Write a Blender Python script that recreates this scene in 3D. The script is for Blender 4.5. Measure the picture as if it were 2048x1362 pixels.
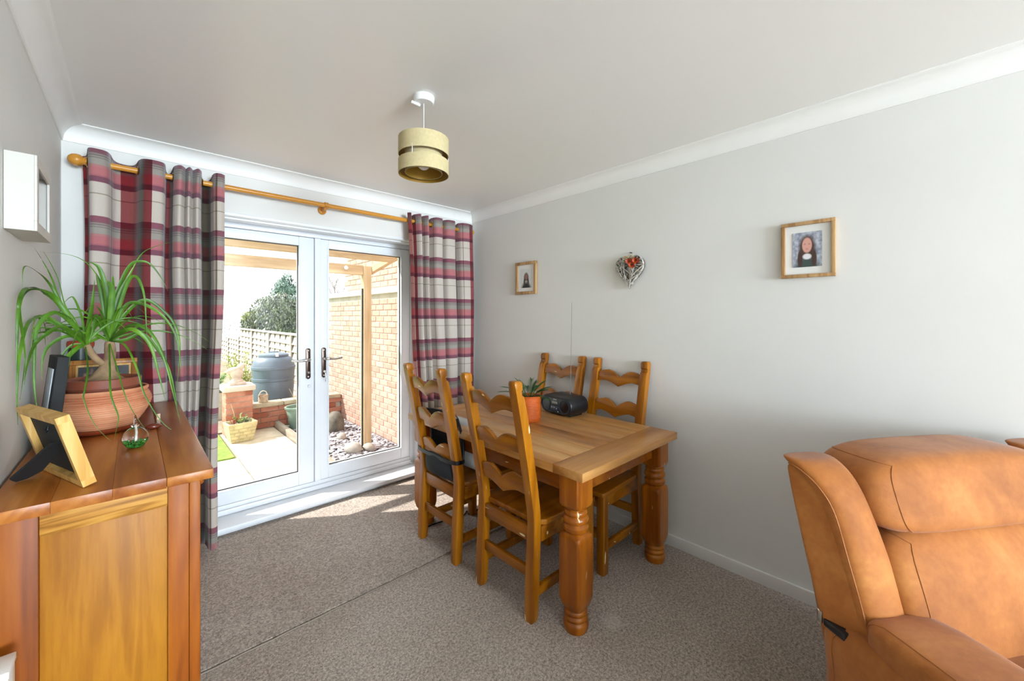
import bpy, bmesh, math, random
from mathutils import Vector, Matrix
random.seed(7)
R = math.radians
for o in list(bpy.data.objects):
    bpy.data.objects.remove(o, do_unlink=True)
scene = bpy.context.scene
COL = scene.collection

# ------------------------------------------------------------------ camera
FPX, HOR, YAW, CH = 800.66, 634.4, 0.757816, 1.40
cd = bpy.data.cameras.new('camera'); cam = bpy.data.objects.new('camera', cd); COL.objects.link(cam)
cam.location = (0, 0, CH); cam.rotation_euler = (R(90), 0, -YAW)
cd.sensor_width = 36; cd.lens = FPX / 2048 * 36; cd.shift_y = -(681 - HOR) / 2048
cd.clip_start = .02; cd.clip_end = 300
scene.camera = cam

# ------------------------------------------------------------------ world, sun, daylight
SKY, SUN, WIN, EXPO = 1.45, 5.0, 410.0, 0.88
w = bpy.data.worlds.new('sky'); scene.world = w; w.use_nodes = True
bg = w.node_tree.nodes['Background']
bg.inputs[0].default_value = (.88, .94, 1, 1); bg.inputs[1].default_value = SKY
sd = bpy.data.lights.new('sun', 'SUN'); sd.energy = SUN; sd.angle = R(.6); sd.color = (1, .965, .92)
sun = bpy.data.objects.new('sun', sd); COL.objects.link(sun)
SD = Vector((.80, -.55, -.98)).normalized()
sun.rotation_euler = SD.to_track_quat('-Z', 'Y').to_euler(); sun.location = (-4, 8, 8)
ld = bpy.data.lights.new('front_window_daylight', 'AREA'); ld.shape = 'RECTANGLE'; ld.size = 2.2; ld.size_y = 1.4
ld.energy = WIN; ld.color = (.72, .87, 1)
la = bpy.data.objects.new('front_window_daylight', ld); COL.objects.link(la)
la.location = (1.05, -6.12, 1.5); la.rotation_euler = (R(90), 0, 0)
vs = scene.view_settings
vs.view_transform = 'Standard'; vs.look = 'None'; vs.exposure = EXPO; vs.gamma = 1; vs.use_curve_mapping = False

# room: x to the right along the garden wall, y towards the garden, z up
XR, YB, XL, ZC, ZCOVE, CV = 2.4015, 3.1055, -0.2706, 2.399, 2.316, .079
YREAR = -6.0

def ray(u, v):
    a = (u - 1024) / FPX; b = -(v - HOR) / FPX; s, c = math.sin(YAW), math.cos(YAW)
    return Vector((s + c * a, c - s * a, b))
def at(u, v, ax, val):
    d = ray(u, v); o = Vector((0, 0, CH)); t = (val - o[ax]) / d[ax]; return o + d * t

# ------------------------------------------------------------------ helpers
def link(o, parent=None):
    COL.objects.link(o)
    if parent is not None: o.parent = parent
    return o
def tag(o, label=None, cat=None, group=None, kind=None):
    if label: o['label'] = label
    if cat: o['category'] = cat
    if group: o['group'] = group
    if kind: o['kind'] = kind
    return o
def thing(name, loc=(0, 0, 0), rz=0, label=None, cat=None, group=None, kind=None):
    o = bpy.data.objects.new(name, None); link(o); o.location = loc; o.rotation_euler = (0, 0, rz)
    o.empty_display_size = .05
    return tag(o, label, cat, group, kind)
def copy_tree(o, parent=None):
    c = o.copy(); link(c)
    if parent is not None: c.parent = parent
    for ch in [x for x in bpy.data.objects if x.parent == o]: copy_tree(ch, c)
    return c

class MB:
    """collects shapes into one mesh"""
    def __init__(s): s.bm = bmesh.new()
    def verts(s, co, faces):
        vs_ = [s.bm.verts.new(c) for c in co]
        for f in faces:
            try: s.bm.faces.new([vs_[i] for i in f])
            except ValueError: pass
        return vs_
    def box(s, lo, hi, bev=0, seg=2, m=None):
        x0, y0, z0 = lo; x1, y1, z1 = hi
        co = [(x0,y0,z0),(x1,y0,z0),(x1,y1,z0),(x0,y1,z0),(x0,y0,z1),(x1,y0,z1),(x1,y1,z1),(x0,y1,z1)]
        fs = [(0,3,2,1),(4,5,6,7),(0,1,5,4),(1,2,6,5),(2,3,7,6),(3,0,4,7)]
        b = bmesh.new(); v = [b.verts.new(c) for c in co]
        for f in fs: b.faces.new([v[i] for i in f])
        if bev > 0: bmesh.ops.bevel(b, geom=b.edges[:], offset=bev, segments=seg, profile=.5, affect='EDGES')
        s.add(b, m); return s
    def add(s, b, m=None):
        if m is not None: bmesh.ops.transform(b, matrix=m, verts=b.verts)
        me = bpy.data.meshes.new('tmp'); b.to_mesh(me); b.free(); s.bm.from_mesh(me); bpy.data.meshes.remove(me)
    def prism(s, pts, fn0, fn1, bev=0, seg=2, m=None):
        """outline of 2d points extruded between two maps 2d->3d"""
        b = bmesh.new(); A = [b.verts.new(fn0(*p)) for p in pts]; B_ = [b.verts.new(fn1(*p)) for p in pts]; n = len(pts)
        b.faces.new(A[::-1]); b.faces.new(B_)
        for i in range(n): b.faces.new((A[i], A[(i+1) % n], B_[(i+1) % n], B_[i]))
        bmesh.ops.recalc_face_normals(b, faces=b.faces)
        if bev > 0:
            es = [e for e in b.edges if len(e.link_faces) == 2 and e.calc_face_angle() > .6]
            bmesh.ops.bevel(b, geom=es, offset=bev, segments=seg, profile=.5, affect='EDGES')
        s.add(b, m); return s
    def rings(s, rings, cap0=True, cap1=True, closed=True):
        """loft of vertex rings"""
        L = [[s.bm.verts.new(p) for p in r] for r in rings]; n = len(L[0])
        for a, b in zip(L, L[1:]):
            for i in range(n if closed else n - 1):
                j = (i + 1) % n; s.bm.faces.new((a[i], a[j], b[j], b[i]))
        if cap0: s.bm.faces.new(L[0][::-1])
        if cap1: s.bm.faces.new(L[-1])
        return s
    def lathe(s, prof, n=32, c=(0, 0, 0), cap0=True, cap1=True, sx=1, sy=1):
        rr = [[(c[0] + sx*r*math.cos(2*math.pi*i/n), c[1] + sy*r*math.sin(2*math.pi*i/n), c[2] + z) for i in range(n)] for r, z in prof]
        return s.rings(rr, cap0, cap1)
    def tube(s, pts, r, n=8, cap=True):
        P = [Vector(p) for p in pts]; rr = []
        up = None
        for i, p in enumerate(P):
            d = (P[min(i+1, len(P)-1)] - P[max(i-1, 0)]).normalized()
            if up is None:
                up = Vector((0, 0, 1)) if abs(d.z) < .9 else Vector((1, 0, 0))
            x = d.cross(up).normalized(); y = x.cross(d).normalized(); up = y
            q = r[i] if isinstance(r, (list, tuple)) else r
            rr.append([p + x*q*math.cos(2*math.pi*k/n) + y*q*math.sin(2*math.pi*k/n) for k in range(n)])
        return s.rings(rr, cap, cap)
    def sphere(s, c, r, u=16, v=10, sc=(1, 1, 1)):
        b = bmesh.new(); bmesh.ops.create_uvsphere(b, u_segments=u, v_segments=v, radius=1)
        s.add(b, Matrix.Translation(c) @ Matrix.Diagonal((r*sc[0], r*sc[1], r*sc[2], 1))); return s
    def ico(s, c, sc, sub=1, jit=0, rot=0):
        b = bmesh.new(); bmesh.ops.create_icosphere(b, subdivisions=sub, radius=1)
        for v in b.verts: v.co *= 1 + random.uniform(-jit, jit)
        s.add(b, Matrix.Translation(c) @ Matrix.Rotation(rot, 4, 'Z') @ Matrix.Diagonal((*sc, 1))); return s
    def mesh(s, name, smooth=None):
        bmesh.ops.recalc_face_normals(s.bm, faces=s.bm.faces)
        me = bpy.data.meshes.new(name); s.bm.to_mesh(me); s.bm.free()
        if smooth is not None:
            for p in me.polygons: p.use_smooth = True
            if smooth < 180: me.set_sharp_from_angle(angle=R(smooth))
        return me
    def build(s, name, mat, parent=None, smooth=None, loc=None, rz=None):
        me = s.mesh(name, smooth); me.materials.append(mat)
        o = bpy.data.objects.new(name, me); link(o, parent)
        if loc is not None: o.location = loc
        if rz is not None: o.rotation_euler = (0, 0, rz)
        return o
def ob(name, me, parent=None, loc=(0, 0, 0), rot=None):
    o = bpy.data.objects.new(name, me); link(o, parent); o.location = loc
    if rot is not None: o.rotation_euler = rot
    return o
def subsurf(o, lv=2):
    m = o.modifiers.new('subdivision', 'SUBSURF'); m.levels = lv; m.render_levels = lv
    for p in o.data.polygons: p.use_smooth = True
    return o
def spline(pts, n=8, closed=False):
    P = [Vector(p) for p in pts]; out = []; N = len(P)
    for i in range(N if closed else N - 1):
        if closed: a, b, c, d = P[i-1], P[i], P[(i+1) % N], P[(i+2) % N]
        else: a, b, c, d = P[max(i-1, 0)], P[i], P[i+1], P[min(i+2, N-1)]
        for k in range(n):
            t = k / n
            out.append(.5*((2*b) + (c-a)*t + (2*a-5*b+4*c-d)*t*t + (3*b-a-3*c+d)*t*t*t))
    if not closed: out.append(P[-1])
    return out

# ------------------------------------------------------------------ materials
def lin(h):
    h = h.lstrip('#'); c = [int(h[i:i+2], 16) / 255 for i in (0, 2, 4)]
    return tuple([x/12.92 if x <= .04045 else ((x+.055)/1.055)**2.4 for x in c] + [1])
class NT:
    def __init__(s, name):
        s.m = bpy.data.materials.new(name); s.m.use_nodes = True; s.t = s.m.node_tree
        s.b = s.t.nodes['Principled BSDF']; s.out = s.t.nodes['Material Output']
    def n(s, typ, **kw):
        x = s.t.nodes.new(typ)
        for k, v in kw.items(): setattr(x, k, v)
        return x
    def l(s, a, b): s.t.links.new(a, b)
    def val(s, sock, v):
        if hasattr(v, 'is_linked') or hasattr(v, 'links'): s.l(v, sock)
        else: sock.default_value = v
    def math(s, op, a, b=None, c=None):
        x = s.n('ShaderNodeMath', operation=op); s.val(x.inputs[0], a)
        if b is not None: s.val(x.inputs[1], b)
        if c is not None: s.val(x.inputs[2], c)
        return x.outputs[0]
    def ramp(s, fac, stops, interp='LINEAR'):
        x = s.n('ShaderNodeValToRGB'); r = x.color_ramp; r.interpolation = interp
        while len(r.elements) < len(stops): r.elements.new(.5)
        for e, (p, c) in zip(r.elements, stops):
            e.position = p; e.color = lin(c) if isinstance(c, str) else c
        s.l(fac, x.inputs[0]); return x.outputs[0]
    def mix(s, fac, a, b, mode='MIX'):
        x = s.n('ShaderNodeMix', data_type='RGBA', blend_type=mode)
        s.val(x.inputs[0], fac)
        for sock, v in ((x.inputs[6], a), (x.inputs[7], b)):
            if isinstance(v, str): sock.default_value = lin(v)
            elif isinstance(v, tuple): sock.default_value = v
            else: s.l(v, sock)
        return x.outputs[2]
    def coord(s, kind='Object', scale=(1, 1, 1), loc=(0, 0, 0), rnd=0):
        tc = s.n('ShaderNodeTexCoord'); mp = s.n('ShaderNodeMapping'); src = tc.outputs[kind]
        if rnd:
            oi = s.n('ShaderNodeObjectInfo'); ad = s.n('ShaderNodeVectorMath', operation='MULTIPLY_ADD')
            s.l(oi.outputs['Random'], ad.inputs[0]); ad.inputs[1].default_value = (rnd, rnd*1.7, rnd*.6); s.l(src, ad.inputs[2]); src = ad.outputs[0]
        s.l(src, mp.inputs[0]); mp.inputs['Scale'].default_value = scale; mp.inputs['Location'].default_value = loc
        return mp.outputs[0]
    def noise(s, vec, scale=5, detail=3, rough=.5, dist=0):
        x = s.n('ShaderNodeTexNoise'); s.l(vec, x.inputs['Vector']); x.inputs['Scale'].default_value = scale
        x.inputs['Detail'].default_value = detail; x.inputs['Roughness'].default_value = rough; x.inputs['Distortion'].default_value = dist
        return x.outputs['Fac']
    def bump(s, h, strength=.3, dist=.01):
        x = s.n('ShaderNodeBump'); x.inputs['Strength'].default_value = strength; x.inputs['Distance'].default_value = dist
        s.l(h, x.inputs['Height']); s.l(x.outputs[0], s.b.inputs['Normal'])
    def set(s, rough=None, metal=None, color=None, spec=None, coat=None, trans=None, ior=None, alpha=None):
        for k, v in (('Roughness', rough), ('Metallic', metal), ('Specular IOR Level', spec), ('Coat Weight', coat), ('Transmission Weight', trans), ('IOR', ior), ('Alpha', alpha)):
            if v is not None: s.val(s.b.inputs[k], v)
        if color is not None:
            if isinstance(color, str): s.b.inputs['Base Color'].default_value = lin(color)
            else: s.l(color, s.b.inputs['Base Color'])
        return s
def plain(name, c, rough=.5, metal=0, var=.04, vs_=6, bump=0, bscale=60, spec=None, coat=None):
    m = NT(name); v = m.coord(); f = m.noise(v, vs_, 3)
    dark = tuple(x*(1-var*2) for x in lin(c)[:3]) + (1,)
    light = tuple(min(1, x*(1+var)) for x in lin(c)[:3]) + (1,)
    m.set(rough, metal, m.ramp(f, [(.3, dark), (.7, light)]), spec, coat)
    if bump: m.bump(m.noise(v, bscale, 2), bump, .004)
    return m.m
def wood(name, cols, axis='X', scale=1.0, rough=.38, ring=1.0, rnd=3.0, marks=0, coat=.15, spec=.3):
    """long grain along an axis"""
    m = NT(name); st = [14, 14, 14]; st['XYZ'.index(axis)] = 1.1
    v = m.coord('Object', tuple(x*scale for x in st), rnd=rnd)
    warp = m.noise(v, .55, 3, .5, .6)
    fine = m.noise(v, 6, 4, .6)
    r = m.math('SINE', m.math('MULTIPLY', warp, 46*ring)); r = m.math('MULTIPLY_ADD', r, .5, .5)
    f = m.math('ADD', m.math('MULTIPLY', r, .45), m.math('MULTIPLY', fine, .55))
    c = m.ramp(f, [(.18, cols[0]), (.5, cols[1]), (.82, cols[2])])
    big = m.noise(m.coord('Object', (2, 2, 2), rnd=rnd), 1.6, 2)
    c = m.mix(.55, c, m.ramp(big, [(.3, '#d9cfc4'), (.7, '#ffffff')]), 'MULTIPLY')
    if marks:
        sv = [40, 40, 40]; sv['XYZ'.index(axis)] = 7
        k = m.noise(m.coord('Object', tuple(sv), rnd=rnd), 1, 0)
        c = m.mix(m.ramp(k, [(.80, (0, 0, 0, 1)), (.82, (1, 1, 1, 1))]), c, '#ead3a4')
    m.set(rough, 0, c, spec, coat); m.b.inputs['Coat Roughness'].default_value = .3
    m.bump(f, .06, .002)
    return m.m

M = {}
def carpet():
    m = NT('carpet'); v = m.coord()
    a = m.noise(v, 95, 3, .7); b = m.noise(v, 260, 2, .6); big = m.noise(v, 1.3, 3)
    f = m.math('ADD', m.math('MULTIPLY', a, .6), m.math('MULTIPLY', b, .4))
    c = m.ramp(f, [(.36, '#776a60'), (.48, '#afa194'), (.58, '#d4c7ba'), (.68, '#eee3d7')])
    c = m.mix(.8, c, m.ramp(big, [(.3, '#d8d0c8'), (.7, '#ffffff')]), 'MULTIPLY')
    # pale trodden mark near the table leg
    d = m.n('ShaderNodeVectorMath', operation='DISTANCE'); m.l(v, d.inputs[0]); d.inputs[1].default_value = (1.60, 1.02, 0)
    wv = m.math('ADD', d.outputs['Value'], m.math('MULTIPLY', m.noise(v, 28, 2), .05))
    c = m.mix(m.ramp(wv, [(.055, (.35, .35, .35, 1)), (.085, (0, 0, 0, 1))]), c, '#e6dccf')
    m.set(.95, 0, c, .15)
    m.b.inputs['Sheen Weight'].default_value = .25
    m.bump(f, .9, .012); return m.m
M['carpet'] = carpet()
def wallpaint(name, c):
    m = NT(name); v = m.coord(); f = m.noise(v, 2.2, 3); g = m.noise(v, 180, 2)
    base = lin(c)
    m.set(.62, 0, m.ramp(f, [(.3, tuple(x*.965 for x in base[:3]) + (1,)), (.7, base)]), .3)
    m.bump(g, .06, .002); return m.m
M['wall'] = wallpaint('wall_paint', '#e2dfd9')
M['ceil'] = NT('ceiling_paint').set(.36, 0, '#efebe6', .45).m
M['cove'] = plain('coving_paint', '#f0ede8', .5, var=.01)
M['gloss'] = plain('white_gloss', '#eceae6', .3, var=.01)
M['upvc'] = plain('white_upvc', '#e9ebee', .25, var=.008)
M['gasket'] = plain('black_gasket', '#1c1a19', .6)
def glass(name, tint='#f4f8f8', refl=1.0):
    m = NT(name); t = m.t; t.nodes.remove(m.b)
    tr = m.n('ShaderNodeBsdfTransparent'); tr.inputs[0].default_value = lin(tint)
    gl = m.n('ShaderNodeBsdfGlossy'); gl.inputs['Roughness'].default_value = .02
    fr = m.n('ShaderNodeFresnel'); fr.inputs[0].default_value = 1.35
    mx = m.n('ShaderNodeMixShader'); ge = m.n('ShaderNodeNewGeometry'); m.l(m.math('MULTIPLY', m.math('MULTIPLY', fr.outputs[0], refl), m.math('SUBTRACT', 1.0, ge.outputs['Backfacing'])), mx.inputs[0]); m.l(tr.outputs[0], mx.inputs[1]); m.l(gl.outputs[0], mx.inputs[2])
    m.l(mx.outputs[0], m.out.inputs[0]); return m.m
M['pane'] = glass('door_glass', '#ffffff', .9)
M['chrome'] = plain('bright_metal', '#c9c6c2', .18, 1)
M['bronze'] = plain('bronze_plate', '#5a4a42', .3, .9)
M['brass'] = plain('brass', '#b08a4a', .3, 1)
OAK = ('#8a4a12', '#b9701f', '#cf8a34')
HON = ('#8f4a0e', '#b5650f', '#c97b20')
M['tabletop'] = wood('table_top_wood', ('#945e28', '#bb8142', '#d2a266'), 'Y', .6, .36, .3, 3, 0, .15, .5)
M['tabletop_x'] = wood('table_end_wood', ('#8a5522', '#b07538', '#c89252'), 'X', .6, .36, .3, 3, 0, .15, .5)
M['leg'] = wood('honey_wood', ('#804004', '#a55a07', '#b66c10'), 'Z', .7, .3, .5, 3, 1, .3)
M['leg_x'] = wood('honey_wood_rail', ('#804004', '#a55a07', '#b66c10'), 'Y', .7, .3, .5, 3, 1, .3)
M['chair'] = wood('chair_wood', ('#7f4704', '#a66308', '#b87612'), 'Z', .7, .3, .5, 3, 1, .3)
M['chair_x'] = wood('chair_rail_wood', ('#7f4704', '#a66308', '#b87612'), 'Y', .7, .3, .5, 3, 1, .3)
M['seat'] = wood('chair_seat_wood', ('#764006', '#9c5a09', '#ad6b12'), 'X', .7, .3, .5, 3, 0, .3)
M['ash_v'] = wood('sideboard_panel_wood', ('#995e10', '#a86a12', '#b67818'), 'Z', 2.4, .5, .35, 0, 0, .03)
M['ash_rail'] = wood('sideboard_rail_wood', ('#94601c', '#bf8434', '#d29c48'), 'X', 1.6, .5, 1.6, 0, 0, .03)
M['stile'] = wood('sideboard_stile_wood', ('#7c3c04', '#9a4e06', '#aa5e0a'), 'Z', 1.0, .5, .6, 0, 0, .03)
M['sidetop'] = wood('sideboard_top_wood', ('#8a4818', '#aa6224', '#c07a34'), 'Y', .7, .34, .6, 3, 0, .2)
M['pole'] = wood('pole_pine', ('#b06a1a', '#cf8a2c', '#dd9d40'), 'X', .6, .3, .6, 0, 0, .3)
M['frame_oak'] = wood('frame_oak', ('#9c7448', '#b98f60', '#c8a474'), 'Z', 2, .5, .6, 3)
M['frame_pine'] = wood('frame_pine', ('#d09a48', '#e2b262', '#ecc47c'), 'Z', 2, .45, .6, 3)
M['frame_dark'] = wood('frame_amber', ('#8a541c', '#a86c2a', '#b87d38'), 'Z', 2, .4, .6, 3)
M['black'] = plain('black_plastic', '#15161a', .38, var=.05)
M['black_matt'] = plain('black_card', '#1e1f20', .75, var=.08)
M['white'] = plain('white_card', '#eceae5', .6, var=.01)
# ================================================================== THE ROOM
fl = MB().box((XL-.1, YREAR-.1, -.12), (XR+.1, 3.40, -.006)).build('floor', M['carpet'])
tag(fl, 'grey brown flecked carpeted floor of the dining room', 'floor', kind='structure')
def carpet_piece(y0, y1, top):
    b = bmesh.new()
    lo, hi = (XL, y0, -.006), (XR, y1, top)
    mb = MB().box(lo, hi, .003, 2); return mb.build('carpet_section', M['carpet'], fl)
carpet_piece(YREAR, 1.973, .001)
carpet_piece(1.984, 3.135, .006)
MB().tube([(XL+.01 + i*.05, 1.974 + .002*math.sin(i*1.7), .0025) for i in range(54)], .0035, 6).build('seam', plain('carpet_seam', '#8d7f72', .95), fl, 60)

OX0, OX1, OZ = .18, 1.90, 2.06
wb = MB()
wb.box((XL-.1, YB, -.1), (OX0, 3.42, 2.5)); wb.box((OX1, YB, -.1), (XR+.1, 3.42, 2.5)); wb.box((OX0, YB, OZ), (OX1, 3.42, 2.5))
tag(wb.build('wall_back', M['wall']), 'cream garden side wall around the double glazed doors', 'wall', kind='structure')
tag(MB().box((XR, YREAR, -.1), (XR+.1, YB, 2.5)).build('wall_right', M['wall']), 'long plain pale wall with two photo frames and a heart', 'wall', kind='structure')
tag(MB().box((XL-.1, YREAR, -.1), (XL, YB, 2.5)).build('wall_left', M['wall']), 'cream wall behind the wooden sideboard', 'wall', kind='structure')
wf = MB(); a0, a1, c0, c1 = -.05, 2.15, .8, 2.2
wf.box((XL-.1, YREAR-.1, -.1), (a0, YREAR, 2.5)); wf.box((a1, YREAR-.1, -.1), (XR+.1, YREAR, 2.5))
wf.box((a0, YREAR-.1, -.1), (a1, YREAR, c0)); wf.box((a0, YREAR-.1, c1), (a1, YREAR, 2.5))
tag(wf.build('wall_front', M['wall']), 'cream wall with the lounge window behind the camera', 'wall', kind='structure')
ce = MB().box((XL-.1, YREAR-.1, ZC), (XR+.1, YB+.1, ZC+.12)).build('ceiling', M['ceil'])
tag(ce, 'smooth cream painted ceiling with a soft sheen', 'ceiling', kind='structure')

# front window (behind the camera)
wn = thing('window_1', (0, 0, 0), 0, 'white framed lounge window behind the camera', 'window', kind='structure')
m = MB(); t = .06
m.box((a0, YREAR-.09, c0), (a1, YREAR-.03, c0+t)); m.box((a0, YREAR-.09, c1-t), (a1, YREAR-.03, c1))
m.box((a0, YREAR-.09, c0+t), (a0+t, YREAR-.03, c1-t)); m.box((a1-t, YREAR-.09, c0+t), (a1, YREAR-.03, c1-t)); m.box((1.02, YREAR-.09, c0+t), (1.08, YREAR-.03, c1-t))
m.build('window_frame', M['upvc'], wn)
for x0, x1 in ((a0+t, 1.02), (1.08, a1-t)): MB().box((x0, YREAR-.064, c0+t), (x1, YREAR-.058, c1-t)).build('window_pane', M['pane'], wn)

# coving: concave quarter with a small bead at each edge
def cove(name, run, label):
    """run(o, end) -> point at distance o out from the wall; end 0/1 mitred"""
    prof = [(0, ZCOVE), (.006, ZCOVE), (.007, ZCOVE+.006)]
    for i in range(9):
        a = i/8*math.pi/2; prof.append((.008 + (CV-.016)*(1-math.cos(a)), ZCOVE+.006 + (ZC-ZCOVE-.012)*math.sin(a)))
    prof += [(CV-.007, ZC-.005), (CV, ZC-.004), (CV, ZC), (0, ZC)]
    mb = MB(); mb.rings([[run(o, 0) + (z,) for o, z in prof], [run(o, 1) + (z,) for o, z in prof]])
    tag(mb.build(name, M['cove'], smooth=40), label, 'coving', kind='structure')
cove('trim_1', lambda o, e: (XL+o, YB-o) if e == 0 else (XR-o, YB-o), 'white concave coving above the curtain pole')
cove('trim_2', lambda o, e: (XR-o, YB-o) if e == 0 else (XR-o, YREAR+o), 'white concave coving along the long pale wall')
cove('trim_3', lambda o, e: (XL+o, YB-o) if e == 0 else (XL+o, YREAR+o), 'white concave coving above the sideboard wall')
def board(name, lo, hi, label): tag(MB().box(lo, hi, .004, 2).build(name, M['gloss'], smooth=40), label, 'baseboard', kind='structure')
board('baseboard_right', (XR-.015, YREAR, .0), (XR, YB, .068), 'white skirting board along the long pale wall')
board('baseboard_left', (XL, YREAR, .0), (XL+.015, YB, .068), 'white skirting board behind the sideboard')
board('baseboard_back', (OX1+.005, YB-.015, .0), (XR-.016, YB, .068), 'short white skirting board under the right hand curtain')

# door frame, linings and sill
m = MB()
m.box((OX0, 3.325, .056), (OX0+.05, 3.40, OZ), .004); m.box((OX1-.05, 3.325, .056), (OX1, 3.40, OZ), .004)
m.box((OX0+.05, 3.325, OZ-.042), (OX1-.05, 3.40, OZ), .004); m.box((OX0+.05, 3.325, .056), (OX1-.05, 3.40, .118), .004)
m.box((OX0+.05, 3.305, .056), (OX1-.05, 3.328, .092), .006)
tag(m.build('trim_4', M['upvc'], smooth=40), 'white plastic outer frame around the two garden doors', 'door frame', kind='structure')
m = MB(); m.box((OX0, YB+.001, OZ-.006), (OX1, 3.325, OZ)); m.box((OX0, YB+.001, .056), (OX0+.006, 3.325, OZ-.006)); m.box((OX1-.006, YB+.001, .056), (OX1, 3.325, OZ-.006))
m.box((OX0, YB+.055, OZ-.018), (OX1, YB+.075, OZ-.006), .003); m.box((OX0, YB-.004, OZ-.004), (OX1, YB+.008, OZ+.012), .003)
tag(m.build('trim_5', M['upvc'], smooth=40), 'white reveal lining boards around the garden doors', 'door lining', kind='structure')
m = MB(); m.box((OX0, 3.10, .026), (OX1, 3.33, .056), .006, 3); m.box((OX0, 3.138, 0), (OX1, 3.33, .026))
tag(m.build('trim_6', M['upvc'], smooth=40), 'white door sill board with rounded nose at carpet level', 'door sill', kind='structure')

def leaf(name, x0, x1, sl, sr, hx, hdir, label, strip):
    d = thing(name, ((x0+x1)/2, 3.35, .12), 0, label, 'door', kind='structure'); ox, oy, oz = d.location
    def bar(nm, lo, hi, mat=M['upvc'], bev=.006): 
        return MB().box((lo[0]-ox, lo[1]-oy, lo[2]-oz), (hi[0]-ox, hi[1]-oy, hi[2]-oz), bev, 3).build(nm, mat, d, 40)
    zb, zt, g0, g1 = .122, 2.014, .221, 1.945
    bar('stile', (x0, 3.318, zb), (x0+sl, 3.385, zt)); bar('stile', (x1-sr, 3.318, zb), (x1, 3.385, zt))
    bar('rail', (x0+sl-.001, 3.319, zb), (x1-sr+.001, 3.384, g0)); bar('rail', (x0+sl-.001, 3.319, g1), (x1-sr+.001, 3.384, zt))
    b0, b1 = x0+sl, x1-sr
    bead = MB()
    for lo, hi in (((b0-.012, g0-.012), (b0, g1+.012)), ((b1, g0-.012), (b1+.012, g1+.012)), ((b0, g0-.012), (b1, g0)), ((b0, g1), (b1, g1+.012))):
        bead.box((lo[0]-ox, 3.312-oy, lo[1]-oz), (hi[0]-ox, 3.319-oy, hi[1]-oz), .003)
    bead.build('glazing_bead', M['upvc'], d, 40)
    gk = MB(); q = .005
    for lo, hi in (((b0, g0), (b0+q, g1)), ((b1-q, g0), (b1, g1)), ((b0, g0), (b1, g0+q)), ((b0, g1-q), (b1, g1))):
        gk.box((lo[0]-ox, 3.335-oy, lo[1]-oz), (hi[0]-ox, 3.348-oy, hi[1]-oz))
    gk.build('gasket', M['gasket'], d)
    bar('glass_pane', (b0+q, 3.346, g0+q), (b1-q, 3.350, g1-q), M['pane'], 0)
    if strip: bar('meeting_strip', strip[0], strip[1], M['upvc'], .004)
    # handle
    pts = []
    for k in range(25):
        a = k/24*2*math.pi; y = .0165*math.cos(a); z = (.102 if math.sin(a) > 0 else -.102) + .0165*math.sin(a); pts.append((y, z))
    hp = MB().prism(pts, lambda x, z: (hx-ox+x, 3.318-oy, 1.043-oz+z), lambda x, z: (hx-ox+x, 3.307-oy, 1.043-oz+z), .003).build('handle_plate', M['bronze'], d, 40)
    hz = 1.075-oz
    MB().tube(spline([(hx-ox, 3.31-oy, hz), (hx-ox, 3.272-oy, hz), (hx-ox+hdir*.02, 3.262-oy, hz), (hx-ox+hdir*.07, 3.262-oy, hz-.004), (hx-ox+hdir*.125, 3.266-oy, hz+.003)], 6), [.011]*6+[.011]*8+[.009]*11, 10).build('lever', M['chrome'], hp, 60)
    s = MB()
    for dz in (.1, -.1): s.sphere((hx-ox, 3.306-oy, 1.043-oz+dz), .007, 10, 6, (1, .4, 1))
    s.build('screw', M['chrome'], hp, 60)
    k = MB(); k.lathe([(.009, 0), (.009, .012)], 12); ky = k.build('key_barrel', M['chrome'], hp, 40); ky.location = (hx-ox, 3.307-oy, .975-oz); ky.rotation_euler = (R(90), 0, 0)
    if hdir > 0:
        k = MB(); k.box((-.002, -.03, -.012), (.002, -.008, .012), .001); k.box((-.002, -.035, -.075), (.0015, -.031, -.005), .0005)
        ky = k.build('key', M['chrome'], hp, 40); ky.location = (hx-ox, 3.307-oy, .972-oz)
    else:
        k = MB().lathe([(.012, 0), (.012, .006), (.008, .012)], 14).build('lock_cover', M['upvc'], d, 40); k.location = (hx-ox+.008, 3.318-oy, .87-oz); k.rotation_euler = (R(90), 0, 0)
    return d
leaf('door_1', .235, 1.022, .085, .109, .977, -1, 'white glazed garden door beside the plaid curtain and plant', None)
leaf('door_2', 1.024, 1.845, .108, .088, 1.092, 1, 'white glazed garden door with key, nearest the dining table', ((1.024, 3.306, .122), (1.068, 3.322, 2.014)))
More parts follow.
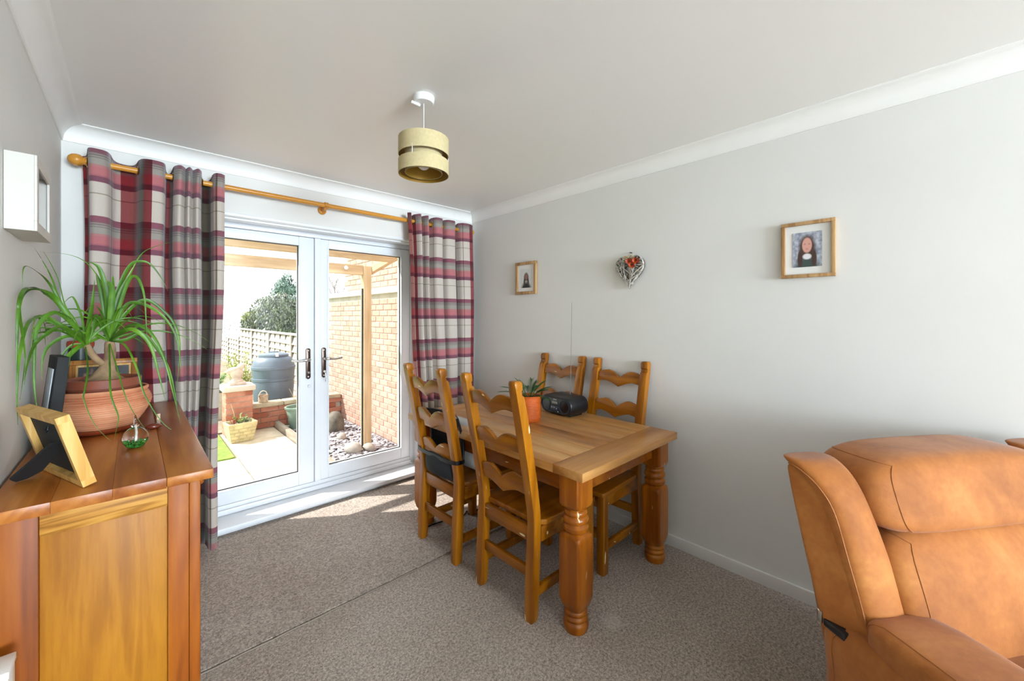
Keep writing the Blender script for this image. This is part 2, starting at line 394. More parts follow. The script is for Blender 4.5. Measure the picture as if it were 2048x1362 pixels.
# ================================================================== CURTAINS AND POLE
RY, RZ = 3.016, 2.205
cp = thing('curtain_pole', (1.07, RY, RZ), 0, 'long honey pine curtain pole with ball finials above the doors', 'curtain pole')
m = MB(); m.tube([(-1.25, 0, 0), (1.21, 0, 0)], .0155, 20); m.build('rod', M['pole'], cp, 60)
def finial(x, s, end):
    prof = [(.0165, 0), (.02, .004), (.02, .012), (.0155, .016), (.0155, .028), (.021, .034), (.018, .04), (.028, .052), (.031, .066), (.027, .082), (.016, .094), (.004, .098)]
    if end: prof = [(.0165, 0), (.024, .004), (.026, .02), (.022, .04), (.0165, .052), (.004, .056)]
    f = MB().lathe(prof, 24).build('finial', M['pole'], cp, 50); f.location = (x, 0, 0); f.rotation_euler = (0, s*R(90), 0)
finial(-1.215, -1, 0); finial(1.225, 1, 1)
for x in (-.06, -1.235, 1.2):
    b = MB(); b.tube([(x, .0, -.02), (x, .085, -.02)], .012, 12); b.tube([(x-.012, 0, 0), (x+.012, 0, 0)], .022, 18)
    bk = b.build('bracket', M['pole'], cp, 50)
    wp = MB().lathe([(.03, 0), (.03, .006), (.024, .012)], 20).build('wall_plate', M['pole'], bk, 50); wp.rotation_euler = (R(90), 0, 0); wp.location = (x, .0895, -.02)

def plaid(name, vstops, period=.354, z0=0.0):
    m = NT(name); tc = m.n('ShaderNodeTexCoord'); sp = m.n('ShaderNodeSeparateXYZ'); m.l(tc.outputs['UV'], sp.inputs[0])
    z = m.math('FRACT', m.math('DIVIDE', m.math('ADD', sp.outputs[1], z0), period))
    H = [(0, '#c9bdb2'), (.115, '#5e5240'), (.135, '#c9bdb2'), (.25, '#c9bdb2')]
    # going downwards: maroon, grey with fine lines, pink, plum, cream with a fine olive line
    stops = [(0, '#8a5560'), (.085, '#856468'), (.10, '#968f86'), (.115, '#7d6a6a'), (.13, '#989188'), (.15, '#857a75'), (.165, '#9c958b'),
             (.255, '#b07a78'), (.29, '#b67072'), (.40, '#ac686f'), (.425, '#7e505c'), (.505, '#c8bcb0'), (.665, '#9a8d78'), (.682, '#c8bcb0'), (.999, '#c8bcb0')]
    hc = m.ramp(z, stops, 'CONSTANT')
    vc = m.ramp(sp.outputs[0], vstops, 'CONSTANT')
    c = m.mix(1, hc, vc, 'MULTIPLY')
    v = m.coord('UV', (420, 420, 1)); wv = m.noise(v, 1, 2)
    c = m.mix(.35, c, m.ramp(wv, [(.3, '#b5b0ac'), (.7, '#ffffff')]), 'MULTIPLY')
    m.set(.9, 0, c, .1); m.b.inputs['Sheen Weight'].default_value = .2; m.bump(wv, .15, .002)
    return m.m
def rodx(u): 
    d = ray(u, 400); return d.x / d.y * RY
def curtain(name, path, vst, ztop, zbot, label, z0, flare):
    """path: (pixel column of the pole line, y offset) -> wavy cloth with eyelets"""
    P = spline([(rodx(u), dy, 0) for u, dy in path], 8)
    root = thing(name, (sum(p.x for p in P)/len(P), RY, .02), 0, label, 'curtain', 'plaid curtains on the pine pole')
    ox = root.location.x
    L = [0]
    for a, b in zip(P, P[1:]): L.append(L[-1] + (b-a).length)
    rows = 26; bm = bmesh.new(); uvl = bm.loops.layers.uv.new('uv'); grid = []
    for r in range(rows):
        t = r/(rows-1); z = ztop + (zbot-ztop)*t; row = []
        for i, p in enumerate(P):
            s = i/(len(P)-1)
            k = 1 - .25*math.sin(t*math.pi)*.4
            x = p.x + flare(s, t) + .006*math.sin(9*t + 5*s); y = RY + p.y*k + .012*t*math.sin(3*s+1)
            zz = z + (.012 if r == 0 else .006 if r == 1 else 0)*math.cos(s*40)*0
            if r == 0: zz += -.028*max(0, (p.y+.0)/.06) 
            row.append((bm.verts.new((x-ox, y-RY, zz-.02)), L[i]/L[-1], ztop-z))
        grid.append(row)
    for r in range(rows-1):
        for i in range(len(P)-1):
            q = (grid[r][i], grid[r][i+1], grid[r+1][i+1], grid[r+1][i]); f = bm.faces.new([a[0] for a in q]); f.smooth = True
            for lp, a in zip(f.loops, q): lp[uvl].uv = (a[1], a[2])
    me = bpy.data.meshes.new('cloth'); bm.to_mesh(me); bm.free(); me.materials.append(plaid(name+'_plaid', vst, z0=z0))
    c = ob('cloth', me, root); so = c.modifiers.new('thick', 'SOLIDIFY'); so.thickness = .0025; so.offset = 0
    ring = None
    for i in range(1, len(P)-1):
        if (P[i].y < 0) != (P[i+1].y < 0):
            x = (P[i].x + P[i+1].x)/2 + flare(i/(len(P)-1), .02); d = (P[i+1]-P[i]).normalized()
            if ring is None:
                b = MB(); b.rings([[( (.021+.004*math.cos(q))*math.cos(k*math.pi/10), .0035*math.sin(q), (.021+.004*math.cos(q))*math.sin(k*math.pi/10)) for q in (0, 1.57, 3.14, 4.71)] for k in range(21)], False, False)
                ring = b.mesh('eyelet', 60); ring.materials.append(M['brass'])
            ob('eyelet', ring, root, (x-ox, 0, RZ-.02), (0, 0, math.atan2(d.y, d.x)))
    return root
CRM, RED, GRN, LIN, PUR = '#ffffff', '#b56a6c', '#7d7a6c', '#a59a88', '#94606c'
pathL = [(163, .045), (172, .03), (178, -.058), (196, -.07), (213, -.05), (224, .03), (246, .05), (268, .035), (282, -.05), (303, -.07), (324, -.05), (331, .045), (341, .045), (348, -.04), (358, -.075), (368, -.04), (371, -.02), (377, -.075), (385, -.03), (388, -.03), (395, -.075), (403, -.035), (409, .05), (424, .045), (430, -.05), (440, -.068), (449, -.05)]
vL = [(0, RED), (.055, PUR), (.07, CRM), (.165, LIN), (.172, CRM), (.215, '#b0646a'), (.25, RED), (.30, GRN), (.335, '#a0525a'), (.36, CRM), (.46, PUR), (.475, RED), (.51, GRN), (.54, CRM), (.70, LIN), (.705, CRM), (.83, '#6e6a5e'), (.90, CRM), (.96, LIN), (.965, CRM)]
vL = vL[:20]
curtain('plaid_curtain', pathL, vL, 2.262, .022, 'red and grey plaid eyelet curtain hanging behind the sideboard plant', .012,
        lambda s, t: -.05*t*(s > .5)*(s-.5)*2 + .02*t*(1-s))
pathR = [(811, -.03), (816, -.05), (823, .03), (829, -.055), (834, -.06), (839, .035), (845, -.05), (849, -.055), (853, .0), (859, .03), (864, -.05), (872, -.06), (879, -.045), (883, .03), (888, -.045), (897, -.06), (905, -.045), (909, .04), (914, .05), (918, -.03), (926, -.055), (934, -.05), (942, -.03)]
vR = [(0, '#c48a88'), (.05, CRM), (.105, '#b84a54'), (.13, CRM), (.30, LIN), (.304, CRM), (.46, LIN), (.464, CRM), (.70, LIN), (.703, CRM), (.80, '#5c4a4a'), (.84, CRM), (.90, LIN), (.905, CRM), (.955, '#b5606a')]
curtain('plaid_curtain', pathR, vR, 2.262, .075, 'red and grey plaid eyelet curtain hanging beside the long pale wall', .012,
        lambda s, t: .10*t*(1-s) + .015*t)
# ================================================================== DINING TABLE
TX0, TX1, TY0, TY1, TZ = 1.372, 2.272, 1.018, 2.49, .74
tb = thing('dining_table', ((TX0+TX1)/2, (TY0+TY1)/2, 0), 0, 'heavy honey wood farmhouse dining table with fat turned legs', 'table')
tx, ty, _ = tb.location; W2, L2 = (TX1-TX0)/2, (TY1-TY0)/2; BB = .165
n = 6; pw = 2*W2/n
pk = MB().box((-pw/2+.0006, -(L2-BB)+.0006, 0), (pw/2-.0006, L2-BB-.0006, .04), .0022, 2).mesh('plank', 40); pk.materials.append(M['tabletop'])
for i in range(n): ob('plank', pk, tb, (-W2 + pw*(i+.5), 0, TZ-.04))
for s in (-1, 1):
    e = MB().box((-W2, -BB/2+.0006, 0), (W2, BB/2-.0006, .04), .004, 2).mesh('breadboard_end', 40); e.materials.append(M['tabletop_x'])
    ob('breadboard_end', e, tb, (0, s*(L2-BB/2), TZ-.04))
lx0, lx1, ly0, ly1 = 1.452-tx, 2.192-tx, 1.115-ty, 2.392-ty
for (p, q) in (((lx0, ly0), (lx1, ly0)), ((lx0, ly1), (lx1, ly1))):
    MB().box((p[0], p[1]-.012, .60), (q[0], p[1]+.012, .70), .003).build('apron', M['leg_x'], tb, 40)
for x in (lx0, lx1): MB().box((x-.012, ly0, .60), (x+.012, ly1, .70), .003).build('apron', M['leg_x'], tb, 40)
def sq_ring(h, z, ch, n=40):
    """rounded square ring, ch 1 = circle, 0 = square"""
    out = []
    for i in range(n):
        a = 2*math.pi*(i+.5)/n; c, s = math.cos(a), math.sin(a); e = 2 + (1-ch)*14
        k = (abs(c)**e + abs(s)**e)**(-1/e); out.append((h*k*c, h*k*s, z))
    return out
def table_leg():
    m = MB(); R_ = []
    H = .057
    for h, z, ch in [(H, .70, .05), (H, .575, .05), (H*.99, .562, .25), (H*.90, .552, .7), (.043, .548, 1), (.043, .541, 1),
                     (.050, .537, 1), (.053, .528, 1), (.050, .519, 1), (.046, .515, 1), (.055, .509, 1), (.0585, .497, 1), (.055, .485, 1), (.046, .479, 1), (.050, .474, 1), (.0575, .466, 1), (.0575, .454, 1), (.052, .444, 1),
                     (.047, .440, 1), (.050, .436, .95), (.0555, .428, .6), (H, .416, .22), (H, .40, .06), (H*1.01, .27, .05), (H, .15, .06), (H*.97, .135, .2), (.050, .108, .7), (.046, .098, 1),
                     (.052, .093, 1), (.0535, .083, 1), (.050, .076, 1), (.047, .074, 1), (.053, .069, 1), (.0555, .060, 1), (.052, .052, 1), (.048, .050, 1), (.055, .045, 1), (.058, .032, 1), (.0565, .014, 1), (.052, 0, 1)]:
        R_.append(sq_ring(h, z, ch))
    m.rings(R_); me = m.mesh('leg', 42); me.materials.append(M['leg']); return me
lg = table_leg()
for x in (lx0, lx1):
    for y in (ly0, ly1): ob('leg', lg, tb, (x, y, 0))

# ================================================================== CHAIRS (local: back at x=0, seat towards +x)
def make_chair():
    c = thing('dining_chair', (0, 0, 0))
    W = .205                      # half width over the rear posts
    px = lambda z: -.010 + .022*min(z, .46)/.46 - (max(0, z-.46)**1.15)*.205
    def post(s):
        zs = [0, .02, .12, .30, .44, .50, .62, .74, .86, .98, 1.035, 1.046, 1.052, 1.060, 1.068, 1.076, 1.105, 1.117]
        t, R_ = .0235, []
        for i, z in enumerate(zs):
            x = px(z); y = s*(W-t) ; f = 1.0
            front = x + t
            if 1.046 <= z <= 1.076: front = x + t - (.013 if z in (1.052, 1.060, 1.068) else .003)
            if z > 1.11: f = .82; front = x + t*f
            if z == 0: f = .9; front = x+t*f
            R_.append([(x-t*f, y-t*f, z), (front, y-t*f, z), (front, y+t*f, z), (x-t*f, y+t*f, z)])
        b = bmesh.new(); L = [[b.verts.new(p) for p in r] for r in R_]
        for a, d in zip(L, L[1:]):
            for i in range(4): b.faces.new((a[i], a[(i+1) % 4], d[(i+1) % 4], d[i]))
        b.faces.new(L[0][::-1]); b.faces.new(L[-1])
        es = [e for e in b.edges if abs(e.verts[0].co.z-e.verts[1].co.z) > .001 or max(e.verts[0].co.z, e.verts[1].co.z) > 1.11]
        bmesh.ops.bevel(b, geom=es, offset=.0045, segments=2, profile=.5, affect='EDGES', clamp_overlap=True)
        m = MB(); m.add(b); return m.build('back_post', M['chair'], c, 35)
    post(-1); post(1)
    def slat(z, hgt):
        N = 28; top, bot = [], []
        hw = W-.04
        for i in range(N+1):
            s = -1 + 2*i/N; q = abs(s)
            dz = .022*math.sin(min(1, q*1.02)*math.pi)**.8 - .026*max(0, 1-q/.5)**1.25
            db = .010*math.sin(q*math.pi) - .026*max(0, 1-q/.62)**1.1
            top.append((s*hw, z + hgt/2 + dz)); bot.append((s*hw, z - hgt/2 + db))
        pts = bot + top[::-1]; cx = px(z)
        sh = lambda y, zz, o: (cx + (px(zz)-px(z)) + o - .012*(1-(y/hw)**2), y, zz)
        MB().prism(pts, lambda y, zz: sh(y, zz, -.010), lambda y, zz: sh(y, zz, .012), .003).build('back_slat', M['chair_x'], c, 35)
    slat(.992, .058); slat(.800, .066); slat(.605, .074)
    # seat: slightly dished board, wider at the front
    m = MB(); o = [(.02, -.172), (.02, .172), (.06, .212), (.42, .232), (.435, .222), (.442, 0), (.435, -.222), (.42, -.232), (.06, -.212)]
    m.prism(o, lambda x, y: (x, y, .425), lambda x, y: (x, y, .452), .007, 3); m.build('seat', M['seat'], c, 35)
    for s in (-1, 1):
        MB().box((.035, s*.195-.011, .355), (.41, s*.195+.011, .425), .003).build('seat_rail', M['chair_x'], c, 35)
        b = MB(); b.box((.378, s*.200-.0235, 0), (.425, s*.200+.0235, .425), .004); b.build('front_leg', M['chair'], c, 35)
        MB().box((.02, s*.188-.011, .105), (.39, s*.188+.011, .150), .003).build('side_stretcher', M['chair_x'], c, 35)
    for x, nm in ((.006, 'seat_rail'), (.40, 'seat_rail')): MB().box((x-.011, -.175, .355), (x+.011, .175, .425), .003).build(nm, M['chair_x'], c, 35)
    MB().box((-.008, -.175, .185), (.014, .175, .232), .003).build('rear_stretcher', M['chair_x'], c, 35)
    MB().box((.39, -.185, .185), (.412, .185, .232), .003).build('front_stretcher', M['chair_x'], c, 35)
    return c
ch0 = make_chair()
spots = [(1.345, 1.464, 0, 'wooden ladder back chair nearest the camera, with nothing on its seat'),
         (1.345, 2.055, 0, 'wooden ladder back chair near the doors with black mesh back support'),
         (2.262, 1.448, 180, 'wooden ladder back chair by the wall, beside the radio and nearer the armchair'),
         (2.262, 1.945, 180, 'wooden ladder back chair by the wall behind the radio and potted palm')]

chairs = []
for i, (x, y, a, lab) in enumerate(spots):
    o = ch0 if i == 0 else copy_tree(ch0)
    o.location = (x, y, 0); o.rotation_euler = (0, 0, R(a)); tag(o, lab, 'chair', 'ladder back chairs around the dining table'); chairs.append(o)

# mesh lumbar support strapped to the far chair
ls = thing('lumbar_support', (1.33, 2.055, .50), 0, 'black mesh lumbar support strapped to the chair near the doors', 'back support')
def mesh_mat():
    m = NT('black_mesh'); v = m.coord('Object', (1, 1, 1)); 
    w1 = m.n('ShaderNodeTexWave', wave_type='BANDS', bands_direction='Y'); w2 = m.n('ShaderNodeTexWave', wave_type='BANDS', bands_direction='Z')
    for q in (w1, w2): m.l(v, q.inputs[0]); q.inputs['Scale'].default_value = 40
    f = m.math('MULTIPLY', w1.outputs['Fac'], w2.outputs['Fac'])
    m.set(.6, 0, m.ramp(f, [(.35, '#141416'), (.6, '#5a5c60')])); return m.m
def sheet(fn, nu, nv, name, mat, parent, th=.004):
    m = MB(); V = [[m.bm.verts.new(fn(i/nu, j/nv)) for i in range(nu+1)] for j in range(nv+1)]
    for j in range(nv):
        for i in range(nu): m.bm.faces.new((V[j][i], V[j][i+1], V[j+1][i+1], V[j+1][i]))
    o = m.build(name, mat, parent, 180); s = o.modifiers.new('thick', 'SOLIDIFY'); s.thickness = th; s.offset = 0; return o
def lum(u, v):
    y = (u-.5)*.37; z = -.02 + v*.34
    w_ = 1 - .10*math.sin(v*math.pi)
    return (.03 + .045*math.sin(v*math.pi) + .055*(1-(2*u-1)**2) - .02*v, y*w_, z)
sheet(lum, 20, 16, 'mesh_panel', mesh_mat(), ls)
rim = [lum(i/20, 0) for i in range(21)] + [lum(1, j/16) for j in range(1, 17)] + [lum(1-i/20, 1) for i in range(1, 21)] + [lum(0, 1-j/16) for j in range(1, 16)]
MB().tube(rim + rim[:2], .008, 8, False).build('rim', M['black'], ls, 60)
sheet(lambda u, v: (.030 - .062*math.sin(u*math.pi)**.7*(.55+.45*math.sin(v*2.6+.4)), (u-.5)*.33, -.046 + v*.125 + .01*math.sin(u*math.pi)), 16, 8, 'back_pouch', plain('black_cloth', '#202226', .85), ls, .012)
def strap(z):
    pts = [(.05, -.20, z), (.03, -.209, z), (-.008, -.209, z+.002), (-.018, -.198, z+.003), (-.022, -.12, z-.004), (-.024, .12, z-.004), (-.018, .198, z+.003), (-.008, .209, z+.002), (.03, .209, z), (.05, .20, z)]
    P = spline(pts, 5); m = MB(); m.rings([[p + Vector(q) for q in ((0, 0, -.011), (.0015, 0, -.011), (.0015, 0, .011), (0, 0, .011))] for p in P]); return m.build('strap', M['black'], ls, 60)
strap(.075)
# cushion in front of the support
def pillow(name, loc, rz, w_, h_, d_, mat, label, cat, tilt=0):
    m = MB(); N = 14
    for s in (-1, 1):
        V = []
        for j in range(N+1):
            row = []
            for i in range(N+1):
                a, b = 2*i/N-1, 2*j/N-1
                k = ((1-a*a)*(1-b*b))**.45 if abs(a) < 1 and abs(b) < 1 else 0
                row.append(m.bm.verts.new((s*d_/2*k, a*w_/2*(1-.06*(1-b*b)*0 - .05*(abs(b) < .9)), b*h_/2*(1-.05*(abs(a) < .9)))))
            V.append(row)
        for j in range(N):
            for i in range(N): m.bm.faces.new((V[j][i], V[j][i+1], V[j+1][i+1], V[j+1][i]))
    bmesh.ops.remove_doubles(m.bm, verts=m.bm.verts, dist=.0005)
    o = m.build(name, mat, None, 180, loc); o.rotation_euler = (0, tilt, rz); return tag(o, label, cat)
pillow('cushion', (1.505, 2.06, .62), 0, .36, .33, .12, plain('pale_fabric', '#bdb8b0', .9, bump=.2, bscale=300), 'pale grey cushion in front of the black mesh support', 'cushion', R(-6))
def soft_box(name, lo, hi, mat, label, cat):
    m = MB().box((-(hi[0]-lo[0])/2, -(hi[1]-lo[1])/2, 0), ((hi[0]-lo[0])/2, (hi[1]-lo[1])/2, hi[2]-lo[2]), .02, 3)
    return tag(m.build(name, mat, None, 50, ((lo[0]+hi[0])/2, (lo[1]+hi[1])/2, lo[2])), label, cat)
soft_box('folded_cloth', (1.86, 1.80, .453), (2.18, 2.09, .50), plain('navy_cloth', '#2c3546', .9, bump=.3, bscale=120), 'dark blue folded cloth on the seat of a wall side chair', 'cloth')
# black cable on the carpet by the doors
P = [at(u, v, 2, .012) for u, v in [(838, 1070), (850, 1058), (862, 1050), (880, 1044), (905, 1036), (913, 1030), (920, 1024), (926, 1028), (918, 1034), (928, 1030), (934, 1022), (938, 1028), (960, 1016)]]
tag(MB().tube(spline(P, 5), .004, 6).build('power_cable', M['black'], None, 60), 'thin black cable lying on the carpet under the chair', 'cable')

# ================================================================== ON THE TABLE
pt = thing('potted_palm', (1.842, 1.79, TZ), 0, 'small leafy palm in an orange ribbed clay pot on the table', 'potted plant')
prof = [(.001, .0), (.076, .0), (.079, .004), (.080, .02)]
for i in range(12): z = .022 + i*.011; prof += [(.0812, z+.002), (.0822, z+.0055), (.0808, z+.009)]
prof += [(.083, .158), (.084, .168), (.080, .171), (.074, .168), (.072, .145), (.001, .143)]
pt.scale = (.93, .93, .95)
MB().lathe(prof, 40).build('pot', plain('orange_terracotta', '#c95a12', .6, var=.07, vs_=14), pt, 50)
MB().lathe([(.001, .150), (.04, .150), (.071, .146), (.071, .140), (.001, .140)], 24).build('soil', plain('dark_soil', '#3a2d24', .95, bump=.6, bscale=200), pt, 50)
LEAFM = NT('leaf_green'); vv = LEAFM.coord('Object', (3, 3, 3), rnd=5); LEAFM.set(.42, 0, LEAFM.ramp(LEAFM.noise(vv, 3, 2), [(.3, '#35580f'), (.55, '#4f7c18'), (.8, '#76a22c')]), .4)
LEAFM.b.inputs['Subsurface Weight'].default_value = 0
M['leaf'] = LEAFM.m
M['leaf_dark'] = plain('dark_leaf', '#2f5a22', .4, var=.15, vs_=20)
def ribbon(P, w_, fold=.25, nrm=Vector((0, 0, 1)), taper=(.25, .0), mb=None):
    m = mb or MB(); rr = []; n_ = len(P)
    for i, p in enumerate(P):
        t = i/(n_-1); d = (P[min(i+1, n_-1)]-P[max(i-1, 0)]).normalized(); sd_ = d.cross(nrm)
        if sd_.length < .05: sd_ = Vector((1, 0, 0))
        sd_.normalize(); up = sd_.cross(d)
        k = w_*(.55+.45*min(1, t/.15))*(1 if t < taper[0] else max(.06, 1-((t-taper[0])/(1-taper[0]))**1.3))
        rr.append([p - sd_*k/2 + up*k*fold, p + Vector((0, 0, 0)), p + sd_*k/2 + up*k*fold])
    L = [[m.bm.verts.new(q) for q in r] for r in rr]
    for a, b in zip(L, L[1:]):
        for i in range(2): m.bm.faces.new((a[i], a[i+1], b[i+1], b[i]))
    return m
rnd = random.Random(3)
def frond(az, el, ln, nl=11):
    base = Vector((.012*math.cos(az), .012*math.sin(az), .148)); d = Vector((math.cos(az)*math.cos(el), math.sin(az)*math.cos(el), math.sin(el)))
    P = [base + d*ln*t + Vector((0, 0, -1))*ln*.30*t*t for t in [i/8 for i in range(9)]]
    m = MB(); m.tube(P, .0018, 5)
    side = d.cross(Vector((0, 0, 1))).normalized()
    for k in range(nl):
        t = .38 + .62*k/(nl-1); i = min(7, int(t*8)); p = P[i].lerp(P[i+1], t*8-i); dd = (P[i+1]-P[i]).normalized()
        for s in (-1, 1):
            q = (dd*.75 + side*s*(1.0-.55*t) + Vector((0, 0, .12))).normalized(); l2 = .062*(1.1-.45*t)
            ribbon([p + q*l2*j/5 - Vector((0, 0, .010))*(j/5)**2 for j in range(6)], .0048, .2, mb=m)
    return m.build('frond', M['leaf_dark'], pt)
for az, el, ln in [(2.5, .72, .22), (2.2, .5, .21), (2.9, 1.0, .18), (3.4, .7, .15), (2.35, .25, .17), (.2, .9, .14), (-.4, .7, .15), (-1.0, .8, .14), (-.9, .3, .12), (.9, .9, .13), (-2.0, 1.0, .13), (1.6, 1.1, .17), (-.1, 1.2, .16), (-1.5, .6, .10), (-.6, 1.05, .19), (.5, 1.2, .18), (-1.2, 1.1, .17), (2.7, 1.2, .2), (-.8, .8, .18), (3.1, .9, .2)]: frond(az, el, ln)

# radio
rd = thing('cd_radio', (2.165, 1.755, TZ), R(-5), 'black portable radio and disc player with antenna on the table', 'radio')
def rr_outline(w_, h_, r, n_=8):
    out = []
    for cx, cy, a0_ in ((w_/2-r, h_-r, 0), (-w_/2+r, h_-r, 90), (-w_/2+r, r, 180), (w_/2-r, r, 270)):
        for k in range(n_+1): a = R(a0_ + 90*k/n_); out.append((cx + r*math.cos(a), cy + r*math.sin(a)))
    return out
def xsec(w_, h_, z0, x): return [(x, y, z0+z) for y, z in rr_outline(w_, h_, h_*.46)]
bd = MB(); bd.rings([xsec(.27, .100, .016, -.098), xsec(.285, .112, .010, -.092), xsec(.290, .118, .008, -.082), xsec(.295, .124, .006, 0), xsec(.29, .118, .008, .07), xsec(.25, .09, .02, .088)])
bd.build('body', M['black'], rd, 40)
FX = -.0985
for s in (-1, 1):
    m = MB(); m.lathe([(.047, .0), (.047, .006), (.043, .008), (.040, .004), (.020, -.002), (.008, .001), (.001, .002)], 32)
    sp = m.build('speaker', plain('speaker_cone', '#1b2433', .5), rd, 50); sp.rotation_euler = (0, R(-90), 0); sp.location = (FX+.004, s*.088, .066)
MB().box((FX-.003, -.042, .022), (FX+.006, .042, .060), .004).build('control_panel', plain('dark_blue_panel', '#243244', .35), rd, 40)
dp = MB().box((FX-.004, -.024, .076), (FX+.006, .026, .092), .002).build('display', plain('grey_display', '#8d9089', .3), rd, 40)
for y, z in ((.024, .050), (.004, .050), (-.02, .046), (.024, .036), (.004, .036), (-.02, .030), (-.034, .028)):
    b = MB().lathe([(.0042, 0), (.0042, .003), (.003, .004)], 12).build('button', M['chrome'] if z > .045 or y < -.03 else M['black'], rd, 50)
    b.location = (FX-.002, y, z); b.rotation_euler = (0, R(-90), 0)
MB().tube([(.02, -.03, .125), (.024, -.034, .40), (.027, -.038, .76)], [.0026, .0018, .001], 8).build('antenna', plain('antenna_steel', '#77777a', .5, .4), rd, 60)
for y in (-.09, .09): MB().box((-.06, y-.02, 0), (.05, y+.02, .012), .003).build('foot', M['black'], rd, 40)
def text(body, size, mat, parent, loc, rot, name='lettering', ext=.0004):
    cu = bpy.data.curves.new('txt', 'FONT'); cu.body = body; cu.size = size; cu.extrude = ext; cu.align_x = 'CENTER'
    t_ = bpy.data.objects.new('txt', cu); COL.objects.link(t_); dg = bpy.context.evaluated_depsgraph_get()
    me = bpy.data.meshes.new_from_object(t_.evaluated_get(dg)); bpy.data.objects.remove(t_, do_unlink=True)
    me.materials.clear(); me.materials.append(mat); return ob(name, me, parent, loc, rot)
text('SONY', .012, plain('white_print', '#d8d8d8', .5), rd, (FX+.0005, 0, .101), (R(90), 0, R(-90)))
# ================================================================== SIDEBOARD
SX0, SX1, SY0, SY1, SZ = -.262, .181, 1.528, 2.915, .935
sb = thing('sideboard', ((SX0+SX1)/2, (SY0+SY1)/2, 0), 0, 'large honey oak sideboard with a panelled end against the left wall', 'sideboard')
bx_, by_, _ = sb.location
def sbox(nm, lo, hi, mat, bev=.003, parent=sb): return MB().box((lo[0]-bx_, lo[1]-by_, lo[2]), (hi[0]-bx_, hi[1]-by_, hi[2]), bev, 2).build(nm, mat, parent, 40)
for i in range(4):                          # four boards in the top
    q = (SX1-SX0)/4; sbox('top_board', (SX0+q*i+.0002, SY0, SZ-.03), (SX0+q*(i+1)-.0002, SY1, SZ), M['sidetop'], .004 if i == 3 else .0005)
ex0, ex1, ey = SX0+.004, SX1-.03, SY0+.03   # end frame
sbox('body', (ex0+.01, ey+.02, .05), (ex1-.012, SY1-.03, SZ-.03), M['ash_v'], 0)
u0, u1 = at(77, 1050, 1, ey).x, at(336, 1000, 1, ey).x
sbox('stile', (ex0-.002, ey, 0), (u0, ey+.03, SZ-.03), M['stile']); sbox('stile', (u1, ey, 0), (ex1-.028, ey+.03, SZ-.03), M['stile'], .001)
sbox('corner_post', (ex1-.0275, ey-.001, 0), (ex1, ey+.05, SZ-.03), M['stile'], .004)
sbox('end_rail', (u0+.0005, ey+.003, SZ-.094), (u1-.0005, ey+.028, SZ-.03), M['ash_rail'], .002); sbox('end_rail', (u0+.0005, ey+.003, .05), (u1-.0005, ey+.028, .14), M['ash_rail'], .002)
sbox('end_panel', (u0+.0005, ey+.011, .14), (u1-.0005, ey+.025, SZ-.096), M['ash_v'], .001)
sbox('corner_post', (ex1-.0275, SY1-.08, 0), (ex1, SY1-.03, SZ-.03), M['stile'], .004); sbox('stile', (ex0-.002, SY1-.06, 0), (ex0+.05, SY1-.03, SZ-.03), M['stile'])
nd = 3; dy = (SY1-.085-(ey+.055))/nd
for i in range(nd):
    y0 = ey+.055+dy*i
    dr = sbox('drawer', (ex1-.014, y0+.004, SZ-.20), (ex1+.004, y0+dy-.004, SZ-.045), M['ash_v'])
    do = sbox('cupboard_door', (ex1-.014, y0+.004, .09), (ex1+.004, y0+dy-.004, SZ-.21), M['ash_v'])
    for par, z, yy in ((dr, SZ-.12, y0+dy/2), (do, .50, y0+dy-.05)):
        k = MB().lathe([(.008, 0), (.007, .012), (.014, .018), (.015, .024), (.009, .03), (.001, .031)], 16).build('knob', M['stile'], par, 50); k.rotation_euler = (0, R(90), 0); k.location = (ex1+.004-bx_, yy-by_, z)

# white corner of something on the floor in front of the sideboard end
wbx = thing('white_box', (-.232, 1.46, 0), 0, 'narrow white box standing on the floor against the sideboard end', 'box')
MB().box((-.028, -.036, 0), (.029, .036, .594), .002).build('carton', M['white'], wbx, 40)
MB().box((-.030, -.039, .592), (.031, .039, .608), .002).build('lid', M['white'], wbx, 40)

# ------------------------------------------------------------------ ponytail palm in bowls
BX, BY = -.090, 2.345
sc = MB().lathe([(.001, 0), (.085, 0), (.10, .006), (.112, .018), (.113, .022), (.108, .022), (.095, .012), (.001, .010)], 40)
tag(sc.build('plant_saucer', plain('glazed_clay', '#8a3d22', .25, var=.1), None, 50, (BX, BY, SZ)), 'glossy brown clay saucer under the big ribbed bowl', 'saucer')
bp = [(.001, .012), (.088, .012), (.094, .016)]
for i in range(17):
    t = i/16; z = .022 + t*.135; r = .098 + .052*math.sin(min(1, t*1.12)*math.pi*.5)**.9 - .017*max(0, t-.72)/.28
    bp += [(r, z), (r+.0038, z+.003), (r+.0038, z+.005)]
bp += [(.139, .165), (.140, .172), (.136, .176), (.130, .174), (.134, .15), (.125, .08), (.08, .03), (.001, .028)]
def terra():
    m = NT('pale_terracotta'); v = m.coord('Object', (2, 2, 30)); f = m.noise(v, 2, 3); g = m.noise(m.coord('Object', (5, 5, 5)), 1.5, 3)
    c = m.ramp(f, [(.3, '#c98058'), (.55, '#d9966e'), (.8, '#e2a884')]); m.set(.75, 0, m.mix(.6, c, m.ramp(g, [(.35, '#e8d2c4'), (.6, '#ffffff')]), 'MULTIPLY')); return m.m
tag(MB().lathe(bp, 56).build('ribbed_bowl', terra(), None, 60, (BX, BY, SZ)), 'big pale terracotta ribbed bowl planter on the sideboard', 'planter')
pp = thing('ponytail_palm', (BX+.004, BY+.01, SZ+.03), 0, 'ponytail palm with long drooping leaves in a brown pot', 'potted plant')
